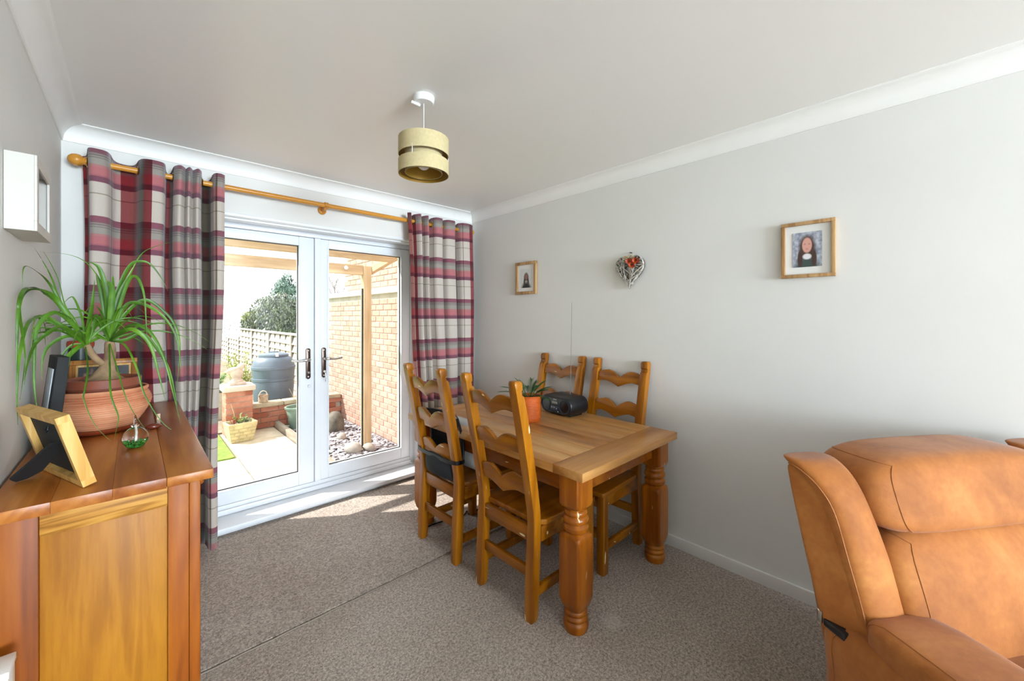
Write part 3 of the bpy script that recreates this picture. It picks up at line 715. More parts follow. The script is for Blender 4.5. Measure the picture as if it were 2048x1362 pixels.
MB().lathe([(.001, 0), (.075, 0), (.085, .03), (.108, .15), (.112, .152), (.1135, .185), (.109, .187), (.104, .183), (.102, .165), (.001, .163)], 44).build('pot', plain('brown_plastic', '#8c4a34', .5, var=.05), pp, 45)
gv = MB(); rg = random.Random(5)
gv.lathe([(.001, .168), (.103, .168), (.103, .160), (.001, .160)], 30)
for k in range(420):
    a = rg.uniform(0, 6.283); q = .1*math.sqrt(rg.random()); s_ = rg.uniform(.003, .006)
    gv.ico((q*math.cos(a), q*math.sin(a), .170), (s_, s_*.8, s_*.6), 1, .15, a)
go = gv.build('gravel', (lambda m: (m.set(.85, 0, m.ramp(m.noise(m.coord('Object', (1, 1, 1)), 160, 1), [(.35, '#7a6656'), (.5, '#b59f8a'), (.65, '#d8c8b6')])), m.m)[1])(NT('gravel')), pp); go['kind'] = 'stuff'
bark = plain('palm_bark', '#a08260', .85, var=.2, vs_=25, bump=.6, bscale=70)
tr = [(0, .0, .165), (.002, 0, .18), (.004, .0, .205), (.010, 0, .24), (.016, 0, .275), (.016, 0, .31), (.014, 0, .335)]
MB().tube(spline(tr, 4), [.058, .062, .064, .064, .062, .056, .048, .041, .036, .031, .027, .024, .022, .020, .019, .018, .018, .018, .018, .018, .017, .017, .016, .014, .012], 18).build('caudex', bark, pp, 60)
MB().tube(spline([(.008, 0, .235), (-.02, -.015, .262), (-.036, -.025, .29), (-.05, -.03, .325)], 5), [.012]*16, 12).build('side_stem', bark, pp, 60)
po = pp.location
# crowns in world space
C1 = Vector((po.x+.014, po.y, po.z+.335)); C2 = Vector((po.x-.052, po.y-.03, po.z+.325))
def depth_pt(u, v, y): return at(u, v, 1, y)
traced = [  # pixel polylines in the photograph, with start crown and how far each leans in depth
 (2, [(172, 690), (140, 640), (110, 600), (78, 580), (52, 578), (38, 610), (44, 660), (50, 720), (40, 800)], -.05, .010),
 (2, [(172, 690), (135, 630), (105, 592), (70, 580), (45, 590), (36, 630), (34, 700), (32, 790)], -.10, .011),
 (2, [(172, 690), (130, 625), (100, 570), (75, 545), (55, 533), (46, 540), (45, 575)], .0, .008),
 (2, [(172, 688), (120, 600), (105, 560), (90, 530), (68, 494)], .06, .006),
 (2, [(172, 690), (150, 640), (130, 610), (115, 555), (88, 505), (78, 505)], .1, .004),
 (2, [(170, 690), (120, 650), (90, 634), (70, 637), (52, 655), (38, 720), (34, 790), (36, 850)], -.12, .009),
 (2, [(170, 692), (125, 656), (95, 668), (70, 690), (55, 730), (48, 770)], -.15, .010),
 (2, [(170, 690), (140, 672), (100, 690), (85, 720), (84, 760)], -.06, .009),
 (2, [(172, 690), (145, 690), (125, 710), (117, 745), (128, 780)], -.02, .008),
 (2, [(170, 690), (150, 655), (110, 625), (75, 655), (68, 720), (70, 790), (82, 850)], -.14, .010),
 (2, [(172, 688), (180, 640), (186, 600), (189, 560)], .08, .011),
 (2, [(172, 690), (165, 640), (150, 600), (140, 595), (122, 612)], .07, .007),
 (2, [(174, 692), (176, 740), (170, 780), (168, 800), (190, 850), (230, 890)], -.20, .0055),
 (1, [(218, 690), (216, 620), (212, 580), (200, 540), (188, 528), (174, 524)], .0, .014),
 (1, [(218, 690), (222, 620), (224, 580), (218, 566), (214, 562)], -.05, .015),
 (1, [(218, 690), (228, 610), (245, 560), (262, 530), (278, 523), (300, 528), (322, 555), (336, 582)], .03, .010),
 (1, [(218, 690), (235, 615), (262, 545), (285, 506), (320, 490), (350, 483)], .10, .005),
 (1, [(218, 690), (215, 640), (208, 580), (190, 545), (165, 520), (130, 508), (80, 505)], .05, .005),
 (1, [(218, 690), (240, 610), (258, 560), (275, 556), (288, 590), (292, 640), (294, 680)], -.08, .009),
 (1, [(218, 690), (245, 620), (270, 605), (310, 620), (340, 650), (356, 690), (362, 750)], -.05, .010),
 (1, [(218, 690), (250, 630), (290, 600), (330, 625), (352, 655), (360, 700), (352, 790)], .02, .010),
 (1, [(218, 692), (245, 660), (275, 650), (305, 670), (330, 720), (345, 780), (362, 850)], -.10, .010),
 (1, [(218, 692), (240, 668), (268, 660), (300, 690), (318, 750), (330, 800)], -.16, .012),
 (1, [(220, 692), (250, 690), (275, 740), (290, 790), (330, 850), (385, 880)], -.18, .007),
 (1, [(218, 692), (220, 740), (222, 790), (236, 830), (235, 850), (228, 880)], -.24, .006),
 (1, [(218, 692), (200, 640), (192, 632), (186, 660), (178, 690)], -.10, .010),
 (1, [(218, 690), (226, 600), (226, 560), (226, 552)], .04, .009),
 (1, [(218, 690), (205, 600), (196, 560), (192, 545)], .03, .011),
 (1, [(218, 690), (236, 600), (256, 556), (272, 525)], -.02, .012),
 (1, [(220, 690), (250, 680), (285, 668), (315, 700), (338, 740), (350, 790), (356, 830)], .05, .010),
 (2, [(170, 692), (150, 700), (115, 740), (96, 790), (92, 830)], -.10, .011),
 (1, [(218, 692), (235, 740), (250, 790), (270, 830), (300, 870)], -.24, .0045),
]
rg = random.Random(11)
LM = M['leaf']
def leafobj(P, w_):
    P = [p - pp.location for p in P]
    nr = Vector((rg.uniform(-.3, .3), -1, .35)).normalized()
    return ribbon(P, w_, .22, nr, (.35, 0)).build('leaf', LM, pp, 60)
for cr, pts, lean, w_ in traced:
    C = C1 if cr == 1 else C2; N = len(pts)-1; P = []
    for i, (u, v) in enumerate(pts):
        t = i/N
        if i == 0: P.append(C.copy()); continue
        q = depth_pt(u, v, C.y + lean*math.sin(t*1.6 if lean > -.15 else min(t*3.4, 1.6)))
        if q.x < XL+.014: q = at(u, v, 0, XL+.014+.0012*(N-i))
        P.append(q)
    leafobj(spline(P, 5), w_*(1.4 if w_ > .0085 else 1))
for k in range(26):                         # the leaves between, spread round both crowns
    C = (C1 if k % 2 else C2); az = k*2.399 + rg.uniform(-.3, .3); el = rg.uniform(.5, 1.35); ln = rg.uniform(.22, .36)
    d = Vector((math.cos(az)*math.cos(el), math.sin(az)*math.cos(el), math.sin(el)))
    P = []
    for i in range(12):
        t = i/11; p = C + d*ln*t + Vector((math.cos(az)*.10*t*t, math.sin(az)*.10*t*t, -1.15*ln*t*t*t*.6)); p.x = max(p.x, XL+.012); p.y = min(p.y, 2.86); P.append(p)
    leafobj(P, rg.uniform(.006, .011))

# ------------------------------------------------------------------ other ornaments
# easel photo frame seen from behind
pf = thing('photo_frame', (-.121, 1.735, SZ), 0, 'pale wooden photo frame seen from its black easel back', 'picture frame')
wv_ = Vector((.102, -.275, 0)).normalized(); bk = Vector((-wv_.y*-1, wv_.x*-1, 0)); bk = Vector((-.9375, -.348, 0))
tilt = .27
upv = (Vector((0, 0, 1)) + bk*tilt).normalized(); nv = wv_.cross(upv).normalized()
if nv.dot(bk) < 0: nv = -nv                 # nv points to the back of the frame
def fr(a, b, c): return wv_*a + upv*b + nv*c
FW, FH, FT = .145, .215, .028
def fbox(nm, a0_, a1_, b0_, b1_, c0_, c1_, mat, par=pf):
    m = MB(); co = [fr(a, b, c) for c in (c0_, c1_) for b in (b0_, b1_) for a in (a0_, a1_)]
    m.verts(co, [(0, 1, 3, 2), (4, 6, 7, 5), (0, 4, 5, 1), (2, 3, 7, 6), (0, 2, 6, 4), (1, 5, 7, 3)]); 
    return m.build(nm, mat, par)
e0 = .010
fbox('rail', -FW, FW, e0, e0+.018, 0, FT, M['frame_pine']); fbox('rail', -FW, FW, FH-.018, FH, 0, FT, M['frame_pine'])
fbox('side_bar', -FW, -FW+.018, e0+.018, FH-.018, 0, FT, M['frame_pine']); fbox('side_bar', FW-.018, FW, e0+.018, FH-.018, 0, FT, M['frame_pine'])
fbox('back_board', -FW+.018, FW-.018, e0+.018, FH-.018, .008, .013, M['black_matt'])
fbox('photo', -FW+.018, FW-.018, e0+.018, FH-.018, .004, .0075, plain('family_photo', '#7d8a98', .3, var=.3, vs_=14))
hk = MB().tube([fr(-.01, FH-.05, .014), fr(-.008, FH-.058, .02), fr(0, FH-.062, .02), fr(.006, FH-.056, .018), fr(.004, FH-.048, .014)], .0018, 6).build('hook', M['black'], pf)
es = MB(); base = fr(.045, .125, .015); foot = Vector((-.239+.121+.008, 1.763-1.735+.02, .004))
ax = (foot-base).normalized(); sdv = ax.cross(Vector((0, 0, 1))).normalized(); th = sdv.cross(ax)*.003
ol = [(0, .022), (.0, -.022), (.5, -.028), (.86, -.034), (1.0, -.012), (1.0, .012), (.86, .034), (.5, .028)]
Ln = (foot-base).length
es.prism(ol, lambda a, b: base + ax*a*Ln + sdv*b - th, lambda a, b: base + ax*a*Ln + sdv*b + th); es.build('easel_stand', M['black_matt'], pf)

# little gold ornamented frame behind it
gf = thing('ornate_frame', (-.205, 2.075, SZ), R(-62), 'small frame with gold studs beside the pale photo frame', 'picture frame')
MB().box((-.045, -.008, 0), (.045, .008, .115), .003).build('panel', M['frame_pine'], gf, 40).rotation_euler = (R(-14), 0, 0)
for k in range(8):
    s_ = MB().sphere((0, 0, 0), .0075, 12, 8).build('gold_stud', M['brass'], gf, 60); zz = .012+.0125*k; s_.location = (-.034+.01*(k % 2), -.011+zz*.25, zz)
# black frame with pale mount leaning on the wall
bf = thing('black_frame', (-.228, 2.20, SZ), R(-78), 'tall black photo frame with pale mount leaning in the corner', 'picture frame')
fo = MB(); fo.box((-.085, -.016, 0), (.085, .016, .325), .003); f_ = fo.build('surround', M['black_matt'], bf, 40); f_.rotation_euler = (R(-6), 0, 0)
f_ = MB().box((-.05, -.0185, .05), (.05, -.0155, .28), .001).build('mount', plain('pale_mount', '#cdd3d8', .25), bf, 40); f_.rotation_euler = (R(-6), 0, 0)
# amber landscape frame behind the palm
af = thing('photo_frame', (-.10, 2.66, SZ), 0, 'amber wood frame with two dark photos behind the palm', 'picture frame')
T_ = Matrix.Rotation(R(-13), 4, 'X')
def abox(nm, lo, hi, mat, bev=.003): 
    o = MB().box(lo, hi, bev).build(nm, mat, af, 40); o.rotation_euler = (R(-13), 0, 0); return o
abox('rail', (-.115, 0, .0), (.115, .022, .022), M['frame_dark']); abox('rail', (-.115, 0, .25), (.115, .022, .272), M['frame_dark'])
abox('side_bar', (-.115, 0, .022), (-.093, .022, .25), M['frame_dark']); abox('side_bar', (.093, 0, .022), (.115, .022, .25), M['frame_dark'])
abox('mount', (-.093, .012, .022), (.093, .016, .25), M['frame_pine'], 0)
dk = (lambda m: (m.set(.3, 0, m.ramp(m.noise(m.coord('Object', (1, 1, 1)), 22, 2), [(.45, '#1d1b1c'), (.6, '#3a3434'), (.7, '#b89080')])), m.m)[1])(NT('dark_photo'))
abox('photo', (-.085, .0095, .14), (-.01, .0125, .24), dk, 0); abox('photo', (.01, .0095, .14), (.085, .0125, .24), dk, 0)
# dark vase with a red rim
vz = thing('tall_vase', (-.182, 2.80, SZ), 0, 'dark green vase with a red rim behind the palm', 'vase')
MB().lathe([(.001, 0), (.030, 0), (.034, .01), (.036, .15), (.041, .29), (.042, .325), (.038, .325), (.033, .15), (.001, .02)], 32).build('body', plain('dark_green_glaze', '#2c3a36', .25, var=.1), vz, 50)
MB().lathe([(.0425, .322), (.046, .324), (.047, .340), (.044, .352), (.040, .352), (.039, .322)], 32).build('rim', plain('red_glaze', '#b8452c', .3), vz, 50)
# glass oil lamp with green chips
gl = thing('glass_oil_lamp', (.006, 1.962, SZ), 0, 'clear round glass ornament with green chips on the sideboard', 'ornament')
cg = NT('clear_glass'); cg.set(.03, 0, '#ffffff', None, None, 1.0, 1.33)
MB().lathe([(.001, 0), (.014, .0), (.024, .006), (.033, .02), (.036, .036), (.031, .054), (.019, .068), (.010, .074), (.012, .078), (.013, .081), (.0055, .082), (.0045, .095), (.004, .108), (.0012, .115)], 32).build('globe', cg.m, gl, 70)
ch = MB()
for k in range(150):
    a = rg.uniform(0, 6.283); zq = rg.uniform(.006, .026); q = (.016+zq*.5)*math.sqrt(rg.random()); ch.ico((q*math.cos(a), q*math.sin(a), zq), (.0045, .0035, .003), 1, .2, a)
go = ch.build('green_chips', plain('green_glass', '#3f9a35', .2, var=.3, vs_=90), gl); go['kind'] = 'stuff'
MB().tube([(0, 0, .02), (.002, 0, .05), (0, 0, .08)], .003, 8).build('wick_tube', plain('pale_wick', '#e8e4dc', .4), gl, 60)
# small wooden peg and glossy pebble
pg = thing('wooden_peg', (.078, 2.285, SZ), R(20), 'tiny pale wooden peg standing right of the big bowl', 'peg')
MB().box((-.006, -.004, 0), (.006, .004, .026), .001).build('lower_half', plain('grey_peg', '#a08a76', .6), pg); MB().box((-.006, -.004, .0265), (.006, .004, .052), .001).build('upper_half', plain('pale_peg', '#d8b898', .6), pg)
m = MB().ico((0, 0, .011), (.026, .018, .0115), 3, .02); tag(m.build('pebble', plain('brown_pebble', '#6a2c1c', .15), None, 180, (.062, 2.235, SZ)), 'glossy brown pebble right of the big bowl', 'pebble')

# deep white box frame on the left wall
bxm = plain('ivory_paint', '#cfc9bf', .55, var=.02)
bw = thing('box_frame', (XL, 1.93, 1.655), 0, 'deep white box frame high on the left wall', 'picture frame')
hh, yy0, yy1, dp_ = .225, -.10, .17, .058
m = MB(); m.box((.001, yy0, 0), (dp_, yy0+.012, hh), .001); m.box((.001, yy1-.012, 0), (dp_, yy1, hh), .001); m.box((.001, yy0+.012, 0), (dp_, yy1-.012, .012), .001); m.box((.001, yy0+.012, hh-.012), (dp_, yy1-.012, hh), .001)
m.build('box_sides', bxm, bw)
m = MB(); q = .03
m.box((dp_, yy0, 0), (dp_+.006, yy1, q), .001); m.box((dp_, yy0, hh-q), (dp_+.006, yy1, hh), .001); m.box((dp_, yy0, q), (dp_+.006, yy0+q, hh-q), .001); m.box((dp_, yy1-q, q), (dp_+.006, yy1, hh-q), .001)
m.build('front_rim', bxm, bw)
MB().box((.004, yy0+.013, .013), (.012, yy1-.013, hh-.013)).build('picture', plain('grey_picture', '#6d675f', .4, var=.3, vs_=12), bw)

# ================================================================== ON THE LONG WALL
def portrait(name, hair, face, top, collar, bgc, fx=.5, fz=.6, sc_=1.0, body=True):
    """soft head-and-shoulders print in flat colour"""
    m = NT(name); tc = m.n('ShaderNodeTexCoord'); sp = m.n('ShaderNodeSeparateXYZ'); m.l(tc.outputs['UV'], sp.inputs[0]); X, Z = sp.outputs[0], sp.outputs[1]
    def ell(cx, cz, rx, rz, soft=.6):
        a = m.math('POWER', m.math('DIVIDE', m.math('SUBTRACT', X, cx), rx), 2); b = m.math('POWER', m.math('DIVIDE', m.math('SUBTRACT', Z, cz), rz), 2)
        return m.ramp(m.math('ADD', a, b), [(1-soft if soft < 1 else 0, (1, 1, 1, 1)), (1, (0, 0, 0, 1))])
    c = m.ramp(m.noise(m.coord('UV', (5, 6, 1)), 1.3, 2), [(.35, bgc[0]), (.65, bgc[1])])
    c = m.mix(ell(fx, fz-.06*sc_, .31*sc_, .40*sc_), c, hair)
    c = m.mix(ell(fx, -.12, .52 if body else .3, .50), c, top)
    c = m.mix(ell(fx-.22*sc_, fz-.35*sc_, .10*sc_, .28*sc_), c, hair); c = m.mix(ell(fx+.22*sc_, fz-.35*sc_, .10*sc_, .28*sc_), c, hair)
    c = m.mix(ell(fx, fz-.30*sc_, .16*sc_, .09*sc_), c, collar)
    c = m.mix(ell(fx, fz, .17*sc_, .22*sc_, .35), c, face)
    for s in (-1, 1): c = m.mix(m.math('MULTIPLY', ell(fx+s*.07*sc_, fz+.03*sc_, .045*sc_, .03*sc_, .9), .5), c, '#8a5e54')
    c = m.mix(m.math('MULTIPLY', ell(fx, fz-.10*sc_, .06*sc_, .03*sc_, .9), .6), c, '#b8706c')
    m.set(.35, 0, c); return m.m
def wall_frame(y0, y1, z0, z1, bar, mat, label, ph, pm):
    f = thing('photo_frame', (XR, (y0+y1)/2, z0), 0, label, 'picture frame', 'oak photo frames on the long wall'); hw, h_ = (y1-y0)/2, z1-z0; d = .024
    def bb(nm, lo, hi, mt, bev=.002): return MB().box(lo, hi, bev).build(nm, mt, f, 40)
    bb('rail', (-d, -hw, 0), (-.001, hw, bar), mat); bb('rail', (-d, -hw, h_-bar), (-.001, hw, h_), mat)
    bb('side_bar', (-d, -hw, bar), (-.001, -hw+bar, h_-bar), mat); bb('side_bar', (-d, hw-bar, bar), (-.001, hw, h_-bar), mat)
    bb('mount', (-.010, -hw+bar, bar), (-.004, hw-bar, h_-bar), M['white'], 0)
    a0_, a1_, b0_, b1_ = ph; b = bmesh.new(); uv = b.loops.layers.uv.new('uv')
    co = [(-.0125, hw-2*hw*a0_, h_*b0_), (-.0125, hw-2*hw*a1_, h_*b0_), (-.0125, hw-2*hw*a1_, h_*b1_), (-.0125, hw-2*hw*a0_, h_*b1_)]
    back = [(-.0102, y, z) for _, y, z in co]
    A = [b.verts.new(c) for c in co]; B_ = [b.verts.new(c) for c in back]
    ff = b.faces.new(A)
    for lp, q in zip(ff.loops, ((0, 0), (1, 0), (1, 1), (0, 1))): lp[uv].uv = q
    for i in range(4): b.faces.new((A[i], B_[i], B_[(i+1) % 4], A[(i+1) % 4]))
    me = bpy.data.meshes.new('photo'); b.to_mesh(me); b.free(); me.materials.append(pm); ob('photo', me, f)
    return f
wall_frame(.319, .536, 1.594, 1.868, .017, M['frame_oak'], 'larger oak photo frame with a child portrait above the armchair', (.22, .76, .19, .81),
           portrait('portrait_large', '#4c342c', '#d8a090', '#3d4f4b', '#e8e4e4', ('#85889a', '#c0c4cc'), .5, .62, 1.08))
wall_frame(2.235, 2.473, 1.592, 1.863, .024, M['frame_oak'], 'smaller looking oak photo frame near the curtain with a dark portrait', (.24, .78, .20, .78),
           portrait('portrait_small', '#4a3630', '#9a6c60', '#20201c', '#a8a298', ('#d2d4d0', '#dcdedc'), .5, .58, .8))

# woven heart
wh = thing('woven_heart', (XR-.02, 1.385, 1.59), 0, 'grey woven twig heart with orange flowers on the pale wall', 'wall decoration')
def heart(t, k=1.0):
    x = 16*math.sin(t)**3; z = 13*math.cos(t)-5*math.cos(2*t)-2*math.cos(3*t)-math.cos(4*t)
    return Vector((0, -x/16*.105*k, (z+17)/29*.205 + (1-k)*.1))
rh = random.Random(4)
twm = plain('grey_twig', '#c6beb2', .8, var=.25, vs_=60); twd = plain('dark_twig', '#655b4f', .85, var=.2, vs_=60)
for k in range(3):
    MB().tube([heart(i/60*2*math.pi, 1-.03*k) + Vector((-.006*k+.004, .002*math.sin(i*.9+k), .002*math.cos(i*.7))) for i in range(61)], .0032, 7, False).build('rim_twig', twm if k else twd, wh, 60)
for k in range(88):
    a, b = rh.uniform(0, 6.283), rh.uniform(0, 6.283)
    p, q = heart(a, .99), heart(b, .99)
    if (p-q).length < .05: continue
    x = rh.uniform(-.014, .010); bow = rh.uniform(-.012, .004)
    MB().tube([p + Vector((x, 0, 0)), (p+q)/2 + Vector((x+bow, 0, rh.uniform(-.006, .006))), q + Vector((x, 0, 0))], rh.uniform(.0018, .0034), 5).build('twig', twm if x < 0 else twd, wh, 60)
MB().tube(spline([(0, .035, .195), (-.004, .0, .222), (-.004, -.03, .2)], 5), .0015, 5).build('hanger', plain('raffia', '#c8b078', .8), wh)
MB().tube([(.019, -.004, .236), (-.006, -.004, .236)], .0035, 8).build('nail', M['bronze'], wh)
bow = MB()
for s in (-1, 1): bow.tube(spline([(-.012, 0, .2), (-.02, s*.018, .212), (-.018, s*.034, .204), (-.014, s*.016, .197)], 5), .003, 6)
bow.build('raffia_bow', plain('raffia_bow', '#c2a468', .8), wh)
fm = plain('orange_petals', '#d0562a', .6, var=.3, vs_=50)
for y, z, s_ in ((-.012, .176, .021), (-.032, .150, .021), (-.060, .176, .022)):
    f = MB()
    for ring, (n_, tl, ln) in enumerate(((5, .5, 1.0), (5, 1.0, .75))):
        for k in range(n_):
            a = 2*math.pi*(k+.5*ring)/n_; d = Vector((0, math.cos(a), math.sin(a)))
            P = [Vector((-.002-.012*ring-.014*t*tl, 0, 0)) + d*s_*ln*t for t in (0, .3, .6, .85, 1)]
            sdv_ = Vector((0, -math.sin(a), math.cos(a)))
            L = [[f.bm.verts.new(p + sdv_*s_*.42*w_*q + Vector((-abs(q)*.004, 0, 0))) for q in (-1, 0, 1)] for p, w_ in zip(P, (.2, .7, 1, .9, .45))]
            for A, B_ in zip(L, L[1:]):
                for i in range(2): f.bm.faces.new((A[i], A[i+1], B_[i+1], B_[i]))
    o = f.build('flower', fm, wh, 180); o.location = (-.014, y, z)
    MB().sphere((-.034, y, z), .005, 8, 6).build('flower_centre', plain('flower_eye', '#7a1e10', .6), wh, 180)

# ================================================================== PENDANT LAMP
pl = thing('pendant_lamp', (.958, 1.595, 2.03), 0, 'cream two tier drum pendant lamp hanging from the ceiling', 'ceiling lamp')
ZL = 2.03
MB().lathe([(.001, ZC-ZL), (.047, ZC-ZL), (.048, ZC-ZL-.004), (.046, ZC-ZL-.026), (.042, ZC-ZL-.030), (.001, ZC-ZL-.030)], 36).build('ceiling_rose', M['gloss'], pl, 40)
MB().tube([(-.012, .012, ZC-ZL-.038), (-.05, .022, ZC-ZL-.030)], .007, 10).build('cord_grip', M['gloss'], pl, 50)
MB().tube([(0, 0, ZC-ZL-.03), (0, 0, .14)], .0020, 8).build('cord', M['gloss'], pl, 60)
def shade_mat(name, out_, in_):
    m = NT(name); t = m.t; g = m.n('ShaderNodeNewGeometry'); f = m.noise(m.coord('Object', (60, 60, 900)), 1, 2)
    c = m.ramp(f, [(.3, out_[0]), (.7, out_[1])]); m.set(.8, 0, m.mix(g.outputs['Backfacing'], c, in_), .2); return m.m
lin_ = plain('gold_lining', '#9a7426', .45, .3); fab = plain('cream_linen', '#c9b78a', .85, var=.04, vs_=80, bump=.3, bscale=600)
def drum(nm, r, z0, z1, fo_, fi_, par):
    MB().lathe([(r-.0015, z0), (r, z0+.0005), (r, z1-.0005), (r-.0015, z1)], 64, (0, 0, 0), False, False).build(nm, fo_, par, 40)
    MB().lathe([(r-.0025, z1-.001), (r-.0025, z0+.001)], 64, (0, 0, 0), False, False).build(nm+'_lining', fi_, par, 40)
drum('lower_shade', .112, 2.045-ZL, 2.107-ZL, fab, lin_, pl); drum('upper_shade', .112, 2.131-ZL, 2.208-ZL, fab, lin_, pl); drum('inner_shade', .083, 2.052-ZL, 2.200-ZL, fab, lin_, pl)
for k in range(3):
    a = 3.72 + k*2.094; MB().tube([(.1105*math.cos(a), .1105*math.sin(a), 2.10-ZL), (.1105*math.cos(a), .1105*math.sin(a), 2.145-ZL)], .002, 6).build('shade_link', M['gloss'], pl, 60)
    MB().tube([(0, 0, 2.196-ZL), (.111*math.cos(a), .111*math.sin(a), 2.196-ZL)], .0018, 6).build('spider_wire', M['gloss'], pl, 60)
MB().lathe([(.001, .175), (.018, .175), (.019, .13), (.016, .105), (.001, .105)], 20).build('lampholder', M['gloss'], pl, 50)
MB().sphere((0, 0, .068), .030, 20, 14).build('bulb', plain('opal_bulb', '#e6e2da', .2), pl, 180)
# ================================================================== TAN ARMCHAIR (local x along its width, -y towards its front)
AW = 1.07
ac = thing('recliner_armchair', (1.468, .295, 0), R(-34), 'tan leather recliner armchair with padded headrest at the right', 'armchair')
def leather():
    m = NT('tan_leather'); v = m.coord('Object', (1, 1, 1)); a = m.noise(v, 5, 4, .6, .4); b = m.noise(v, 60, 3); g = m.noise(v, 300, 2)
    c = m.ramp(a, [(.28, '#8b4f19'), (.5, '#a56328'), (.72, '#b97a3a')])
    c = m.mix(.35, c, m.ramp(b, [(.3, '#d8c4b0'), (.7, '#ffffff')]), 'MULTIPLY')
    m.set(.68, 0, c, .25); m.b.inputs['Sheen Weight'].default_value = .15
    m.bump(m.math('ADD', g, m.math('MULTIPLY', a, 3)), .12, .004); return m.m
LEA = leather(); STI = plain('leather_stitch', '#9a5a22', .7)
def supmap(c, h, e, dfm):
    def f(a, b, d):
        k = (abs(a)**e + abs(b)**e + abs(d)**e)**(-1/e); p = Vector((c[0]+h[0]*a*k, c[1]+h[1]*b*k, c[2]+h[2]*d*k)); return dfm(p) if dfm else p
    return f
def puff(name, lo, hi, e=5, dfm=None, seams=(), n=12, mir=False):
    c = [(a+b)/2 for a, b in zip(lo, hi)]; h = [(b-a)/2 for a, b in zip(lo, hi)]; f = supmap(c, h, e, dfm); outs = []
    for side in ((0, 1) if mir else (0,)):
        mx = (lambda p: Vector((AW-p.x, p.y, p.z))) if side else (lambda p: p)
        b = bmesh.new(); bmesh.ops.create_cube(b, size=2); bmesh.ops.subdivide_edges(b, edges=b.edges[:], cuts=n, use_grid_fill=True)
        for v in b.verts: v.co = mx(f(*v.co))
        m = MB(); m.add(b); o = m.build(name, LEA, ac, 180); outs.append(o)
        for ax_, val in seams:
            P = []
            for k in range(65):
                t = k/64*8; q = int(t) % 8; u = t-int(t); sq = [(-1, -1), (0, -1), (1, -1), (1, 0), (1, 1), (0, 1), (-1, 1), (-1, 0), (-1, -1)]
                s0, s1 = sq[q], sq[q+1]; y, z = s0[0]+(s1[0]-s0[0])*u, s0[1]+(s1[1]-s0[1])*u
                args = [y, z]; args.insert(ax_, val); p = f(*args); cc = Vector(c); P.append(mx(p))
            MB().tube(P, .0016, 6, False).build('seam', STI, o, 60)
    return outs
lean = lambda p: Vector((p.x, p.y + (p.z-.55)*.26, p.z))
# base, arms, seat
def armbase(p):
    return Vector((p.x, p.y + .03*max(0, (p.z-.4)/.2), p.z))
puff('arm_base', (.022, -.86, .04), (.255, -.055, .535), 9, armbase, ((1, .93),), 10, True)
def armtop(p):
    return Vector((p.x + .012*math.sin((p.y+.9)*3), p.y, p.z - .03*max(0, (-p.y-.2))**1.2))
puff('arm_pad', (.024, -.88, .50), (.262, -.148, .60), 5.5, armtop, ((0, -.80),), 12, True)
puff('seat_cushion', (.255, -.86, .26), (AW-.255, -.06, .46), 5, lambda p: Vector((p.x, p.y, p.z + .02*math.cos((p.x-AW/2)*5))), ((0, -.72), (0, .72)))
puff('seat_front', (.255, -.88, .05), (AW-.255, -.70, .30), 7)
puff('back_shell', (.16, .03, .12), (AW-.16, .12, .86), 8, lean)
# lumbar and head cushions
def lumb(p):
    q = lean(p); q.y -= .022*math.sin(max(0, min(1, (p.z-.40)/.4))*math.pi); return q
puff('back_cushion', (.178, -.185, .36), (AW-.178, .04, .785), 5.5, lumb, ((0, -.91), (0, .91)), 16)
def hd(p):
    q = lean(p); tp = max(0, (p.z-.77)/.22); q.x = AW/2 + (q.x-AW/2)*(1 + .03*tp); q.z -= .030*(abs(p.x-AW/2)/.36)**4*tp; return q
puff('headrest', (.168, -.205, .765), (AW-.168, .022, .986), 4.6, hd, ((0, -.90), (0, .90)), 16)
# wings: side panel and rolled bolster
def loft(name, secs, parent, mir, sub=2):
    for side in ((0, 1) if mir else (0,)):
        m = MB(); rr = []
        for z, pts in secs:
            rr.append([((AW-x) if side else x, y, z if not isinstance(z, tuple) else z[i]) for i, (x, y) in enumerate(pts)])
        m.rings(rr); o = m.build(name, LEA, parent); subsurf(o, sub)
def pan(z, o, f): # outer rear corner o, outer front corner f, with doubled points to keep the side flat
    o, f = Vector(o), Vector(f); return (z, [tuple(o), tuple(o.lerp(f, .08)), tuple(o.lerp(f, .5)), tuple(o.lerp(f, .92)), tuple(f), (.14, f.y), (.14, o.y+.03), (.14, o.y+.05)])
panel = [pan(.497, (.034, -.062), (.075, -.150)), pan(.50, (.030, -.060), (.075, -.152)), pan(.515, (.026, -.058), (.074, -.150)), pan(.62, (.018, -.032), (.068, -.128)), pan(.78, (.009, .006), (.056, -.086)), pan(.90, (.003, .03), (.036, -.042)), pan(.935, (.003, .036), (.026, -.026)), pan(.942, (.008, .036), (.028, -.02))]
loft('wing_panel', panel, ac, True)
def bols(z, x0, x1, y, d): return (z, [(x0, y+d), (x0-.004, y+d*.35), (x0+.012, y-.010), (x0+(x1-x0)*.35, y-.022), (x0+(x1-x0)*.7, y-.022), (x1, y-.006), (x1, y+d*.4), (x1, y+d)])
bol = [bols(.50, .072, .225, -.165, .06), bols(.51, .072, .225, -.163, .06), bols(.60, .066, .215, -.142, .06), bols(.72, .056, .200, -.112, .06), bols(.84, .044, .182, -.078, .06), bols(.905, .028, .172, -.052, .065), bols(.942, .010, .166, -.020, .075), bols(.960, .006, .160, .014, .06), bols(.962, .014, .150, .028, .04)]
loft('wing_bolster', bol, ac, True)
P = spline([Vector((.070, -.168, .505)), Vector((.066, -.148, .60)), Vector((.056, -.118, .72)), Vector((.046, -.085, .84)), Vector((.031, -.050, .900)), Vector((.010, -.012, .936)), Vector((.003, .026, .946))], 6)
